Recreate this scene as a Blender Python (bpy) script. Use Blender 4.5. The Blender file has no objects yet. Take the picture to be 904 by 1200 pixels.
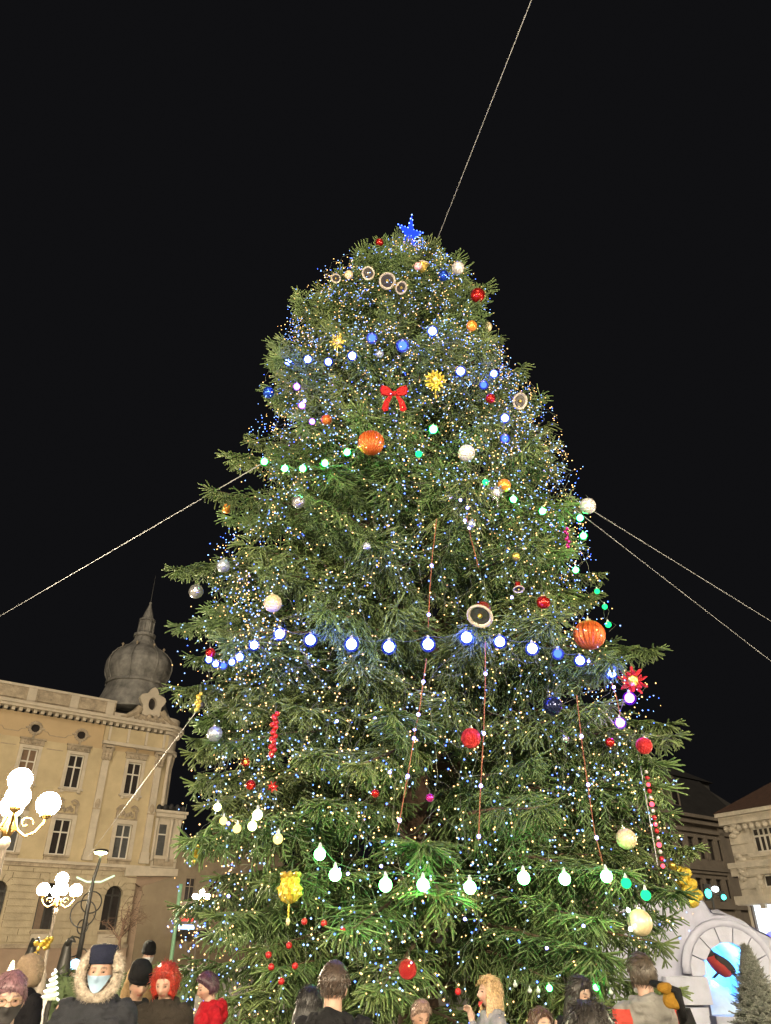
import bpy, bmesh, math, random
import numpy as np
from mathutils import Matrix, Vector

random.seed(7); rng = np.random.default_rng(11)
R = math.radians
scene = bpy.context.scene
col = scene.collection

# ------------------------------------------------------------------ camera
F, CX, CY, TILT, EYE = 850.0, 452.0, 600.0, R(30.96), 1.8
cam = bpy.data.cameras.new('camera')
cam.sensor_fit = 'VERTICAL'; cam.sensor_height = 24.0; cam.lens = F/1200*24.0
cam.clip_start = 0.05; cam.clip_end = 2000
camo = bpy.data.objects.new('camera', cam); col.objects.link(camo)
camo.location = (0, 0, EYE); camo.rotation_euler = (math.pi/2+TILT, 0, 0)
scene.camera = camo

# ------------------------------------------------------------------ night sky, dim town glow, exposure
world = bpy.data.worlds.new('World'); scene.world = world; world.use_nodes = True
wn = world.node_tree.nodes; wl = world.node_tree.links
bg = wn['Background']
bg.inputs['Color'].default_value = (0.0031, 0.0031, 0.0036, 1)
bg.inputs['Strength'].default_value = 0.58
SUN_EL, SUN_AZ = R(26), R(-2)          # low, from straight behind the camera
sl = bpy.data.lights.new('sun', 'SUN'); sl.energy = 0.5; sl.angle = R(18); sl.color = (1.0, 0.86, 0.66)
so = bpy.data.objects.new('sun', sl); col.objects.link(so)
so.rotation_euler = (math.pi/2-SUN_EL, 0, SUN_AZ); so.location = (20, -40, 40)

vs = scene.view_settings
vs.view_transform = 'Standard'; vs.look = 'None'; vs.gamma = 1; vs.use_curve_mapping = False
vs.exposure = 1.5
cy = scene.cycles
cy.use_denoising = True
cy.max_bounces = 5; cy.diffuse_bounces = 2; cy.glossy_bounces = 3; cy.transmission_bounces = 3; cy.transparent_max_bounces = 6
cy.sample_clamp_indirect = 2.0; cy.sample_clamp_direct = 0
cy.caustics_reflective = False; cy.caustics_refractive = False
cy.use_light_tree = True

# ------------------------------------------------------------------ pixels to directions
cT, sT = math.cos(TILT), math.sin(TILT)
CAM = np.array([0, 0, EYE])
def ray(px, py):
    x, u = px-CX, CY-py
    return np.array([x, F*cT-u*sT, F*sT+u*cT])/F
def at_y(px, py, Y):
    r = ray(px, py); return CAM+r*(Y/r[1])
def at_dist(px, py, d):
    r = ray(px, py); return CAM+r*(d/np.hypot(r[0], r[1]))
def px_size(p):      # metres per photo pixel at p
    d = np.asarray(p)-CAM
    return (d[1]*cT+d[2]*sT)/F

# ------------------------------------------------------------------ mesh collecting
class MB:
    def __init__(s): s.v = []; s.f = []; s.m = []
    def add(s, vs, fs, mi=0):
        b = len(s.v); s.v.extend([tuple(map(float, p)) for p in vs])
        s.f.extend([tuple(i+b for i in f) for f in fs]); s.m.extend([mi]*len(fs)); return s
    def box(s, x0, x1, y0, y1, z0, z1, mi=0):
        return s.add([(x0,y0,z0),(x1,y0,z0),(x1,y1,z0),(x0,y1,z0),(x0,y0,z1),(x1,y0,z1),(x1,y1,z1),(x0,y1,z1)],
                     [(0,3,2,1),(4,5,6,7),(0,1,5,4),(1,2,6,5),(2,3,7,6),(3,0,4,7)], mi)
    def tube(s, pts, rad, n=8, mi=0, cap=True):
        pts = [np.array(p, float) for p in pts]
        if not hasattr(rad, '__len__'): rad = [rad]*len(pts)
        vs, fs = [], []
        up = None
        for i, p in enumerate(pts):
            a = pts[max(i-1, 0)]; b = pts[min(i+1, len(pts)-1)]
            t = b-a; t = t/(np.linalg.norm(t)+1e-12)
            if up is None:
                up = np.array([0,0,1.]) if abs(t[2]) < .9 else np.array([1.,0,0])
            e = np.cross(t, up); e /= np.linalg.norm(e)+1e-12; g = np.cross(e, t); up = g
            for k in range(n):
                an = 2*math.pi*k/n
                vs.append(p+rad[i]*(math.cos(an)*e+math.sin(an)*g))
        for i in range(len(pts)-1):
            for k in range(n):
                k2 = (k+1) % n
                fs.append((i*n+k, i*n+k2, (i+1)*n+k2, (i+1)*n+k))
        if cap:
            fs.append(tuple(range(n-1, -1, -1))); fs.append(tuple((len(pts)-1)*n+k for k in range(n)))
        return s.add(vs, fs, mi)
    def capsule(s, a, b, ra, rb, n=10, mi=0):
        a = np.array(a, float); b = np.array(b, float); t = b-a; l = np.linalg.norm(t)+1e-9; t /= l
        P, Q = [], []
        for q in (-90, -60, -30): P.append(a+t*ra*math.sin(R(q))); Q.append(max(ra*math.cos(R(q)), 1e-4))
        P.append(a); Q.append(ra); P.append(b); Q.append(rb)
        for q in (30, 60, 90): P.append(b+t*rb*math.sin(R(q))); Q.append(max(rb*math.cos(R(q)), 1e-4))
        return s.tube(P, Q, n, mi)
    def lathe(s, prof, n=24, c=(0,0,0), mi=0, ax='z', lobes=None):
        vs, fs = [], []
        for (r, z) in prof:
            for k in range(n):
                a = 2*math.pi*k/n; rr = r*(lobes(a, z) if lobes else 1)
                if ax == 'z': vs.append((c[0]+rr*math.cos(a), c[1]+rr*math.sin(a), c[2]+z))
                elif ax == 'y': vs.append((c[0]+rr*math.cos(a), c[1]+z, c[2]-rr*math.sin(a)))
                else: vs.append((c[0]+z, c[1]+rr*math.cos(a), c[2]+rr*math.sin(a)))
        m = len(prof)
        for i in range(m-1):
            for k in range(n):
                k2 = (k+1) % n; fs.append((i*n+k, i*n+k2, (i+1)*n+k2, (i+1)*n+k))
        fs.append(tuple(range(n-1, -1, -1))); fs.append(tuple((m-1)*n+k for k in range(n)))
        return s.add(vs, fs, mi)
    def ball(s, c, r, n=16, m=10, mi=0):
        r = r if hasattr(r, '__len__') else (r, r, r)
        vs, fs = [(c[0], c[1], c[2]-r[2])], []
        for i in range(1, m):
            th = math.pi*i/m-math.pi/2
            for k in range(n):
                a = 2*math.pi*k/n
                vs.append((c[0]+r[0]*math.cos(th)*math.cos(a), c[1]+r[1]*math.cos(th)*math.sin(a), c[2]+r[2]*math.sin(th)))
        vs.append((c[0], c[1], c[2]+r[2])); top = len(vs)-1
        for k in range(n):
            k2 = (k+1) % n
            fs.append((0, 1+k2, 1+k)); fs.append((top, 1+(m-2)*n+k, 1+(m-2)*n+k2))
            for i in range(m-2):
                fs.append((1+i*n+k, 1+i*n+k2, 1+(i+1)*n+k2, 1+(i+1)*n+k))
        return s.add(vs, fs, mi)
    def prism(s, poly, y0, y1, mi=0):      # polygon in x,z swept along y
        n = len(poly)
        vs = [(p[0], y0, p[1]) for p in poly]+[(p[0], y1, p[1]) for p in poly]
        fs = [tuple(range(n)), tuple(range(2*n-1, n-1, -1))]+[(i, n+i, n+(i+1) % n, (i+1) % n) for i in range(n)]
        return s.add(vs, fs, mi)
    def xf(s, M):
        s.v = [tuple(M @ Vector(p)) for p in s.v]; return s
    def mesh(s, name, mats, smooth=False):
        me = bpy.data.meshes.new(name); me.from_pydata(s.v, [], s.f)
        for m in (mats if isinstance(mats, (list, tuple)) else [mats]): me.materials.append(m)
        me.polygons.foreach_set('material_index', s.m)
        if smooth: me.polygons.foreach_set('use_smooth', [True]*len(s.f))
        me.update(); return me
    def build(s, name, mats, parent=None, smooth=False):
        return link(name, s.mesh(name, mats, smooth), parent)
def link(name, me, parent=None):
    o = bpy.data.objects.new(name, me); col.objects.link(o)
    if parent is not None: o.parent = parent
    return o
def tag(o, label=None, cat=None, group=None, kind=None):
    if label: o['label'] = label
    if cat: o['category'] = cat
    if group: o['group'] = group
    if kind: o['kind'] = kind
    return o
def thing(name, label, cat, loc=(0,0,0), rz=0, group=None):
    o = bpy.data.objects.new(name, None); col.objects.link(o); o.empty_display_size = .1
    o.location = tuple(map(float, loc)); o.rotation_euler = (0, 0, rz)
    return tag(o, label, cat, group)
def wob(mb, amp, sc=3.0, seed=0):      # uneven hand-made surface
    from mathutils import noise
    out = []
    for p in mb.v:
        q = Vector(p)*sc+Vector((seed*3.1, seed*1.7, 0))
        d = noise.noise_vector(q)
        out.append((p[0]+amp*d.x, p[1]+amp*d.y, p[2]+amp*d.z))
    mb.v = out; return mb

# ------------------------------------------------------------------ materials
def mat(name, c, rough=.6, metal=0., var=.15, vscale=6., bump=0., bscale=30., c2=None, spec=.5, sheen=0., coat=0.):
    m = bpy.data.materials.new(name); m.use_nodes = True
    nt = m.node_tree; b = nt.nodes['Principled BSDF']
    b.inputs['Roughness'].default_value = rough; b.inputs['Metallic'].default_value = metal
    b.inputs['Specular IOR Level'].default_value = spec
    b.inputs['Sheen Weight'].default_value = sheen; b.inputs['Coat Weight'].default_value = coat
    tc = nt.nodes.new('ShaderNodeTexCoord')
    nz = nt.nodes.new('ShaderNodeTexNoise'); nz.inputs['Scale'].default_value = vscale; nz.inputs['Detail'].default_value = 5; nz.inputs['Roughness'].default_value = .65
    nt.links.new(tc.outputs['Object'], nz.inputs['Vector'])
    rp = nt.nodes.new('ShaderNodeValToRGB'); rp.color_ramp.elements[0].position = .3; rp.color_ramp.elements[1].position = .7
    c = tuple(c); a = tuple(max(0, x*(1-var)) for x in c); z = tuple(min(1, x*(1+var)) for x in c) if c2 is None else c2
    rp.color_ramp.elements[0].color = (*a, 1); rp.color_ramp.elements[1].color = (*z, 1)
    nt.links.new(nz.outputs['Fac'], rp.inputs['Fac']); nt.links.new(rp.outputs['Color'], b.inputs['Base Color'])
    if bump:
        n2 = nt.nodes.new('ShaderNodeTexNoise'); n2.inputs['Scale'].default_value = bscale; n2.inputs['Detail'].default_value = 6
        nt.links.new(tc.outputs['Object'], n2.inputs['Vector'])
        bp = nt.nodes.new('ShaderNodeBump'); bp.inputs['Strength'].default_value = bump; bp.inputs['Distance'].default_value = .02
        nt.links.new(n2.outputs['Fac'], bp.inputs['Height']); nt.links.new(bp.outputs['Normal'], b.inputs['Normal'])
    return m
def emit(name, c, s, sample=True):
    m = bpy.data.materials.new(name); m.use_nodes = True; nt = m.node_tree; nt.nodes.clear()
    e = nt.nodes.new('ShaderNodeEmission'); e.inputs['Color'].default_value = (*c, 1); e.inputs['Strength'].default_value = s
    o = nt.nodes.new('ShaderNodeOutputMaterial'); nt.links.new(e.outputs[0], o.inputs['Surface'])
    if not sample: m.cycles.emission_sampling = 'NONE'
    return m
def glass(name, c=(.02,.02,.022), rough=.08):
    return mat(name, c, rough, 0, .25, 2., spec=.6)

M = {}
M['needle'] = None
M['bark'] = mat('spruce bark', (.085,.05,.032), .9, var=.4, vscale=14, bump=.6, bscale=40)
M['twig'] = mat('dry twig', (.10,.065,.04), .9, var=.35, vscale=20)
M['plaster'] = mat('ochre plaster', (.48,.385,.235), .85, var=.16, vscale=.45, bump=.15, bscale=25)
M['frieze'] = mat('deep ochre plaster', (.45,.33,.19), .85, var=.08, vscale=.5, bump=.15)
M['trim'] = mat('pale stone trim', (.50,.43,.335), .8, var=.14, vscale=1.4, bump=.25, bscale=18)
M['trim_dirty'] = mat('weathered carved stone', (.34,.275,.195), .85, var=.4, vscale=2.2, bump=.6, bscale=12)
M['rustic'] = mat('rusticated stone', (.43,.355,.24), .85, var=.22, vscale=.9, bump=.4, bscale=12)
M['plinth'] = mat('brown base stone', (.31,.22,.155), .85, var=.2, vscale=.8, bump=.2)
M['win_white'] = mat('painted window frame', (.60,.56,.49), .5, var=.06)
M['pane'] = glass('dark window glass', (.035,.03,.028))
M['pane2'] = glass('greyish window glass', (.09,.09,.088))
M['curtain'] = mat('brown curtained glass', (.16,.10,.06), .4)
M['dome'] = mat('grey metal dome sheet', (.15,.145,.135), .65, var=.5, vscale=1.1, bump=.5, bscale=9, c2=(.29,.275,.25))
M['roofdark'] = mat('dark roof', (.022,.021,.021), .7, var=.25, vscale=2)
M['iron'] = mat('dark iron', (.035,.033,.03), .5, .3)
M['bronze'] = mat('gold bronze', (.30,.18,.06), .35, .85, var=.2, vscale=12)
M['post'] = mat('grey lamp post', (.20,.17,.14), .5, .4)
M['cable'] = mat('steel cable', (.27,.27,.275), .8, 0)
M['globe'] = emit('lit opal globe', (1, .84, .58), 290)
M['pave'] = mat('plaza paving', (.17,.16,.15), .7, var=.2, vscale=2.5, bump=.3)
M['hedge'] = mat('hedge leaves', (.045,.07,.02), .7, var=.4, vscale=8)

# ================================================================== ground
def slab_mat():
    m = mat('plaza slabs', (.17,.16,.15), .75, var=.2, vscale=2.5, bump=.3)
    nt = m.node_tree; b = nt.nodes['Principled BSDF']; tc = [n for n in nt.nodes if n.type == 'TEX_COORD'][0]
    br = nt.nodes.new('ShaderNodeTexBrick'); br.inputs['Scale'].default_value = 1.0; br.inputs['Mortar Size'].default_value = .008
    br.inputs['Color1'].default_value = (.19,.175,.16,1); br.inputs['Color2'].default_value = (.15,.14,.13,1); br.inputs['Mortar'].default_value = (.06,.055,.05,1)
    nt.links.new(tc.outputs['Object'], br.inputs['Vector']); nt.links.new(br.outputs['Color'], b.inputs['Base Color'])
    return m
g = MB().add([(-400,-400,0),(400,-400,0),(400,400,0),(-400,400,0)], [(0,1,2,3)]).build('ground', slab_mat())
g['kind'] = 'structure'

# ================================================================== facades
class Facade:
    """A wall plane found from its vanishing point and one point's distance; children use s along, y outward (-), z up."""
    def __init__(f, vpx, P, dist):
        ang = math.atan((vpx-CX)/(F/cT)); f.ang = ang
        f.u = np.array([math.sin(ang), math.cos(ang), 0]); f.n = np.array([math.cos(ang), -math.sin(ang), 0])
        f.p0 = at_dist(*P, dist); f.p0[2] = 0
    def hit(f, px, py, off=0.0):
        r = ray(px, py); t = np.dot(f.n, f.p0+f.n*off-CAM)/np.dot(f.n, r); q = CAM+r*t
        return float(np.dot(q-f.p0, f.u)), float(q[2])
    def rz(f):                      # local x -> u, local -y -> outward normal
        return math.atan2(f.u[1], f.u[0])
def wall_mesh(s0, s1, z0, z1, holes, depth=.3, y=0.0, back=True):
    """Front face with rectangular openings cut in it and reveals going back."""
    xs = sorted({s0, s1, *[h[0] for h in holes], *[h[1] for h in holes]}); zs = sorted({z0, z1, *[h[2] for h in holes], *[h[3] for h in holes]})
    xs = [x for x in xs if s0 <= x <= s1]; zs = [z for z in zs if z0 <= z <= z1]
    mb = MB()
    for i in range(len(xs)-1):
        for j in range(len(zs)-1):
            cx, cz = (xs[i]+xs[i+1])/2, (zs[j]+zs[j+1])/2
            if any(h[0] < cx < h[1] and h[2] < cz < h[3] for h in holes): continue
            mb.add([(xs[i],y,zs[j]),(xs[i+1],y,zs[j]),(xs[i+1],y,zs[j+1]),(xs[i],y,zs[j+1])], [(0,1,2,3)])
    for a, b, c, d in holes:
        q = [(a,y,c),(b,y,c),(b,y,d),(a,y,d),(a,y+depth,c),(b,y+depth,c),(b,y+depth,d),(a,y+depth,d)]
        mb.add(q, [(0,4,5,1),(1,5,6,2),(2,6,7,3),(3,7,4,0)])
    return mb
def window(par, a, b, c, d, y, rows=(.36,), cols=1, fr=.09, mp='pane', frame='win_white', label=None):
    """Casement: outer frame and glazing bars as the part, each pane a sub-part."""
    mb = MB(); t = .06
    mb.box(a, a+fr, y, y+t, c, d); mb.box(b-fr, b, y, y+t, c, d)
    mb.box(a+fr, b-fr, y, y+t, c, c+fr); mb.box(a+fr, b-fr, y, y+t, d-fr, d)
    xs = [a+fr]+[a+fr+(b-a-2*fr)*(k+1)/(cols+1) for k in range(cols)]+[b-fr]
    zs = [c+fr]+[d-fr-(d-c-2*fr)*q for q in rows]+[d-fr]
    for x in xs[1:-1]: mb.box(x-fr*.55, x+fr*.55, y-.01, y+t-.01, c+fr, d-fr)
    for z in zs[1:-1]: mb.box(a+fr, b-fr, y-.02, y+t-.02, z-fr*.5, z+fr*.5)
    w = mb.build('window', M[frame], par)
    for i in range(len(xs)-1):
        for j in range(len(zs)-1):
            MB().box(xs[i], xs[i+1], y+.035, y+.05, zs[j], zs[j+1]).build('pane', M[mp], w)
    return w
def surround(a, b, c, d, w=.2, pr=.07, y=0.0):
    mb = MB()
    mb.box(a-w, a-.002, y-pr, y+.05, c-.02, d+w); mb.box(b+.002, b+w, y-pr, y+.05, c-.02, d+w); mb.box(a-.002, b+.002, y-pr, y+.05, d, d+w)
    return mb

# ---------------------------------------------------------------- ochre corner building, left
K = 1.19
fa = Facade(1740, (115, 848), 52*K)
def S(s): return s*K
def Z(z): return EYE+(z-EYE)*K
bl = thing('corner_building', 'ochre ornate corner building with white pilasters and grey onion dome', 'building', fa.p0, fa.rz())
cols_s = [-12.0, -9.35, -6.65, -4.0+.05, -1.1, 2.72]
up, lo, ar, oc = [], [], [], []
for cs in cols_s:
    up.append((S(cs+.22-.47), S(cs+.22+.47), Z(10.35), Z(12.36)))
    lo.append((S(cs+.22-.50), S(cs+.22+.50), Z(6.55), Z(8.55)))
    ar.append((S(cs+.27-.52), S(cs+.27+.52), Z(2.6), Z(5.05)))
    oc.append((S(cs+.2-.27), S(cs+.2+.27), Z(13.35), Z(13.85)))
E0, E1 = S(-24), S(4.75)
# upper storeys wall, frieze wall, rusticated ground storey
wall_mesh(E0, E1, Z(6.0), Z(12.95), up+lo).build('wall', M['plaster'], bl)
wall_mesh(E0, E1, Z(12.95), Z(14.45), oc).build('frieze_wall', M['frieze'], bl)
wall_mesh(E0, S(4.25), -.4, Z(6.0), ar, y=.02).build('ground_storey_wall', M['rustic'], bl)
MB().box(E0, S(3.9), .55, 14, -.4, Z(15.0)).build('inner_core', M['roofdark'], bl)
# side street walls going back from the corner
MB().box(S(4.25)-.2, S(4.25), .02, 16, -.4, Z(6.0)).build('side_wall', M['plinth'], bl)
# plain rusticated courses: each a proud stone band cut by the arched windows
zc = Z(2.05)
while zc < Z(5.75):
    zt = min(zc+.40, Z(5.85)); s = E0
    for h in sorted(ar):
        gap = .16 if zc > h[2]-.1 and zc < h[3] else None
        if gap is None: continue
        if h[0]-gap > s: 
            x = s
            while x < h[0]-gap-.01:
                x2 = min(x+1.55+.25*random.random(), h[0]-gap)
                if h[0]-gap-x2 < .5: x2 = h[0]-gap
                if x2 > S(-7): MB().box(x+.012, x2-.012, -.075-.015*random.random(), .02, zc, zt-.07).build('stone', M['rustic'], bl)
                x = x2
        s = h[1]+gap
    x = s
    while x < S(4.25)-.01:
        x2 = min(x+1.5+.3*random.random(), S(4.25))
        if S(4.25)-x2 < .5: x2 = S(4.25)
        if x2 > S(-7): MB().box(x+.012, x2-.012, -.075-.015*random.random(), .02, zc, zt-.07).build('stone', M['rustic'], bl)
        x = x2
    zc += .42
MB().box(E0, S(4.3), -.16, .02, -.4, Z(1.75)).build('plinth', M['plinth'], bl)
MB().box(E0, S(4.3), -.24, .02, Z(1.75)+.003, Z(1.95)).build('plinth_cap', M['trim_dirty'], bl)
# arched ground windows
for i, h in enumerate(ar):
    if i < 2: continue
    a, b, c, d = h; mid = (a+b)/2; r = (b-a)/2
    w = MB()
    w.box(a, a+.1, .2, .27, c, d-.4); w.box(b-.1, b, .2, .27, c, d-.4); w.box(mid-.05, mid+.05, .19, .26, c, d-.15)
    w.box(a+.1, b-.1, .18, .25, d-r-.05, d-r+.06); w.box(a+.1, b-.1, .18, .25, c, c+.1)
    o = w.build('window', M['iron'], bl)
    MB().box(a, mid, .29, .3, c, d).build('pane', M['pane' if i % 2 else 'curtain'], o); MB().box(mid, b, .29, .3, c, d).build('pane', M['pane'], o)
    # arch filling the corners of the square opening, then a ring of wedge stones
    for sgn in (-1, 1):
        poly = [(mid+sgn*r, d)]+[(mid+sgn*r*math.cos(t), d-r+r*math.sin(t)) for t in np.linspace(0, math.pi/2, 8)]
        if sgn > 0: poly = poly[::-1]
        MB().prism(poly, -.02, .18).build('arch_corner', M['rustic'], bl)
    for k in range(7):
        t0, t1 = math.pi*k/7+.03, math.pi*(k+1)/7-.03; ro = r+.42+(.22 if k == 3 else 0)
        poly = [(mid+r*math.cos(t0), d-r+r*math.sin(t0)), (mid+ro*math.cos(t0), d-r+ro*math.sin(t0)), (mid+ro*math.cos(t1), d-r+ro*math.sin(t1)), (mid+r*math.cos(t1), d-r+r*math.sin(t1))]
        MB().prism(poly[::-1], -.15, .0).build('arch_stone', M['rustic'], bl)
    MB().box(a-.12, b+.12, -.2, .1, c-.16, c).build('window_sill', M['trim_dirty'], bl)
    p = MB(); p.box(a-.02, b+.02, -.13, .02, Z(2.02), c-.17); p.box(a+.2, b-.2, -.17, -.12, Z(2.02)+.15, c-.3); p.build('apron_panel', M['trim'], bl)
# upper windows with their trim
for i, (h, g2) in enumerate(zip(up, lo)):
    if i < 2: continue
    a, b, c, d = h; mid = (a+b)/2
    window(bl, a, b, c, d, .14, mp=('pane','pane','pane','curtain','pane','pane')[i])
    t = surround(a, b, c, d, .24, .08); t.build('window_surround', M['trim'], bl)
    t = MB(); t.box(a-.38, b+.38, -.24, .05, d+.62, d+.72); t.box(a-.3, b+.3, -.15, .05, d+.26, d+.615)
    for k in range(5): t.ball((mid+(k-2)*.24, -.15, d+.43), (.13,.09,.13), 8, 6)
    t.build('window_hood', M['trim_dirty'], bl)
    t = MB(); t.box(a-.34, b+.34, -.2, .05, c-.16, c-.022); t.ball((a-.05, -.1, c-.26), (.16,.1,.13), 8, 6); t.ball((b+.05, -.1, c-.26), (.16,.1,.13), 8, 6); t.box(a+.1, b-.1, -.1, .05, c-.26, c-.165)
    t.build('window_sill', M['trim'], bl)
    a, b, c, d = g2; mid = (a+b)/2
    window(bl, a, b, c, d, .14, mp=('pane','pane','pane','pane2','pane','pane2')[i])
    surround(a, b, c, d, .3, .1).build('window_surround', M['trim'], bl)
    t = MB()     # broken scroll pediment over a carved panel
    t.box(a-.3, b+.3, -.12, .05, d+.32, d+.40); t.box(a-.22, a-.06, -.16, .05, d+.405, d+.95); t.box(b+.06, b+.22, -.16, .05, d+.405, d+.95)
    for sg in (-1, 1):
        x = mid+sg*(b-a)*.72
        pts = [(x, -.12, d+.98), (x-sg*.2, -.14, d+1.22), (x-sg*.42, -.14, d+1.3), (x-sg*.6, -.14, d+1.2), (x-sg*.5, -.14, d+1.08)]
        t.tube(pts, [.07,.09,.09,.08,.06], 6)
        t.box(min(x,x-sg*.4), max(x,x-sg*.4), -.2, .05, d+.955, d+1.04)
    for k in range(6): t.ball((mid+(k-2.5)*.17, -.07, d+.68+.1*math.sin(k*2)), (.12,.08,.16), 8, 6)
    t.build('pediment', M['trim_dirty'], bl)
    t = MB(); t.box(a-.3, b+.3, -.22, .05, c-.14, c-.022); t.box(a-.25, b+.25, -.1, .05, c-.52, c-.145); t.box(a-.1, b+.1, -.14, -.09, c-.44, c-.24)
    t.build('window_sill', M['trim_dirty'], bl)
    a, b, c, d = oc[i]; mid = (a+b)/2; zc = (c+d)/2
    t = MB()      # round attic window in a carved cartouche
    for k in range(14):
        an = 2*math.pi*k/14; t.ball((mid+.42*math.cos(an), -.04, zc+.40*math.sin(an)), (.13,.1,.13), 8, 5)
    t.ball((mid, -.04, zc-.62), (.10,.08,.2), 8, 5); t.ball((mid-.55, -.04, zc), (.16,.07,.10), 8, 5); t.ball((mid+.55, -.04, zc), (.16,.07,.10), 8, 5)
    q = t.build('oculus_frame', M['trim_dirty'], bl)
    MB().box(a, b, .12, .13, c, d).build('pane', M['pane'], q)
    if i+1 < len(oc) and i != 4:      # stucco line panel between the round windows
        x0, x1 = oc[i][1]+.55, oc[i+1][0]-.55; t = MB(); z0 = zc-.38
        t.box(x0+.25, x1-.25, -.03, .03, z0, z0+.05); t.tube([(x0+.25,-.0,z0+.02),(x0+.05,-.0,z0+.25),(x0-.2,-.0,z0+.25)], .03, 5); t.tube([(x1-.25,-.0,z0+.02),(x1-.05,-.0,z0+.25),(x1+.2,-.0,z0+.25)], .03, 5)
        t.build('stucco_line', M['trim_dirty'], bl)
        MB().box(lo[i][1]+.5, lo[i+1][0]-.5, -.025, .02, Z(12.45), Z(12.5)).build('stucco_line', M['trim_dirty'], bl)
# pilasters of the corner bay
def pilaster(s, w=.52):
    x = S(s); t = MB()
    t.box(x-w/2, x+w/2, -.2, .02, Z(7.0), Z(12.25)); p = t.build('pilaster', M['trim'], bl)
    t = MB(); t.box(x-w/2-.12, x+w/2+.12, -.3, .02, Z(6.35), Z(6.62)); t.box(x-w/2-.07, x+w/2+.07, -.26, .02, Z(6.62)+.003, Z(6.998)); t.build('pilaster_base', M['trim'], p)
    t = MB(); t.box(x-w/2-.2, x+w/2+.2, -.36, .02, Z(13.05), Z(13.2))
    for k in range(9): t.ball((x+(k % 3-1)*.25, -.22-.04*(k//3), Z(12.4+.22*(k//3))), (.17,.14,.2), 8, 6)
    for sg in (-1, 1): t.ball((x+sg*(w/2+.1), -.28, Z(12.95)), (.15,.12,.15), 8, 6)
    t.build('capital', M['trim_dirty'], p)
    t = MB(); t.ball((x, -.2, Z(9.6)), (.2,.08,.36), 10, 6); t.box(x-w/2-.03, x+w/2+.03, -.24, -.1, Z(9.25), Z(9.33)); t.build('carved_boss', M['trim_dirty'], p)
for s in (.93, 4.5, -14.5): pilaster(s)
# bands and cornices
MB().box(E0, S(4.95), -.18, .1, Z(5.85), Z(6.05)).build('string_course', M['trim_dirty'], bl)
MB().box(E0, S(4.95), -.3, .1, Z(6.05)+.003, Z(6.22)).build('string_course', M['trim'], bl)
MB().box(S(.5), S(4.9), -.42, .0, Z(13.25), Z(13.45)).build('corner_cornice', M['trim'], bl)
MB().box(S(.5), S(4.9), -.25, .0, Z(13.45)+.003, Z(14.4)).build('corner_frieze', M['plaster'], bl)
for k in range(4): MB().box(S(.75+k*1.25), S(.75+k*1.25)+.18, -.36, -.2, Z(13.5), Z(14.4)).build('bracket', M['trim'], bl)
d = MB(); x = E0+.2
while x < S(4.9):
    d.box(x, x+.26, -.42, .1, Z(14.45)+.003, Z(14.66)); x += .52
d.build('dentil_row', M['trim'], bl)
MB().box(E0, S(5.0), -.62, .1, Z(14.66)+.003, Z(14.82)).build('cornice', M['trim'], bl)
MB().box(E0, S(5.05), -.75, .1, Z(14.82)+.003, Z(15.02)).build('cornice_lip', M['trim'], bl)
MB().box(E0, S(.9), -.28, .35, Z(15.02)+.003, Z(15.95)).build('parapet', M['trim_dirty'], bl)
MB().box(E0, S(.9), -.36, .4, Z(15.95)+.003, Z(16.1)).build('parapet_cap', M['trim'], bl)
for s in (-12.7, -10, -7.4, -4.75, -2.1, .25):
    MB().box(S(s), S(s)+.62, -.37, -.1, Z(15.05), Z(15.94)).build('parapet_pier', M['trim'], bl)
    if s < 0:
        wob(MB().box(S(s)+.8, S(s+2.65)-.2, -.34, -.2, Z(15.2), Z(15.8)), .03).build('parapet_relief', M['trim_dirty'], bl)
# low dark roof behind the parapet
MB().add([(E0,.6,Z(15.6)),(S(3),.6,Z(15.6)),(S(3),9,Z(18.2)),(E0,9,Z(18.2))], [(0,1,2,3)]).add([(E0,9,Z(18.2)),(S(3),9,Z(18.2)),(S(3),14,Z(15)),(E0,14,Z(15))], [(0,1,2,3)]).build('roof', M['roofdark'], bl)
for sx in (-4.2, -1.2): MB().box(S(sx), S(sx)+1.3, 2.2, 3.2, Z(16.1), Z(16.5)).build('skylight', M['trim_dirty'], bl)
# rounded corner turret, upper storeys
def arcwall(c, r, z0, z1, a0, a1, n=20):
    mb = MB(); vs = []
    for k in range(n+1):
        a = a0+(a1-a0)*k/n; vs += [(c[0]+r*math.sin(a), c[1]-r*math.cos(a), z0), (c[0]+r*math.sin(a), c[1]-r*math.cos(a), z1)]
    fs = [(2*k, 2*k+2, 2*k+3, 2*k+1) for k in range(n)]
    b = len(vs); vs += [(c[0], c[1], z0), (c[0], c[1], z1)]
    fs += [(2*k+2, 2*k, b) for k in range(n)]+[(2*k, 2*k+2, b+1)[::1] if False else (2*k+1, 2*k+3, b+1) for k in range(n)]
    return mb.add(vs, fs)
tc = (S(4.7), 1.15)
arcwall(tc, 1.16, Z(6.0), Z(13.25), 0, R(185)).build('turret_wall', M['plaster'], bl, True)
for z0, z1, dr in ((Z(13.25), Z(13.45), .42), (Z(13.45)+.003, Z(14.45), .22), (Z(14.45)+.003, Z(14.66), .45), (Z(14.66)+.003, Z(14.82), .62), (Z(14.82)+.003, Z(15.02), .75), (Z(15.02)+.003, Z(15.6), .3)):
    arcwall(tc, 1.16+dr, z0, z1, 0, R(185)).build('turret_cornice', M['trim'], bl)
for an in (35, 75):
    x, y = tc[0]+1.2*math.sin(R(an)), tc[1]-1.2*math.cos(R(an))
    MB().lathe([(.2,Z(9.9)),(.17,Z(10.2)),(.16,Z(12.4)),(.26,Z(13.0)),(.3,Z(13.2))], 10, (x,y,0)).build('turret_column', M['trim'], bl, True)
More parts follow.
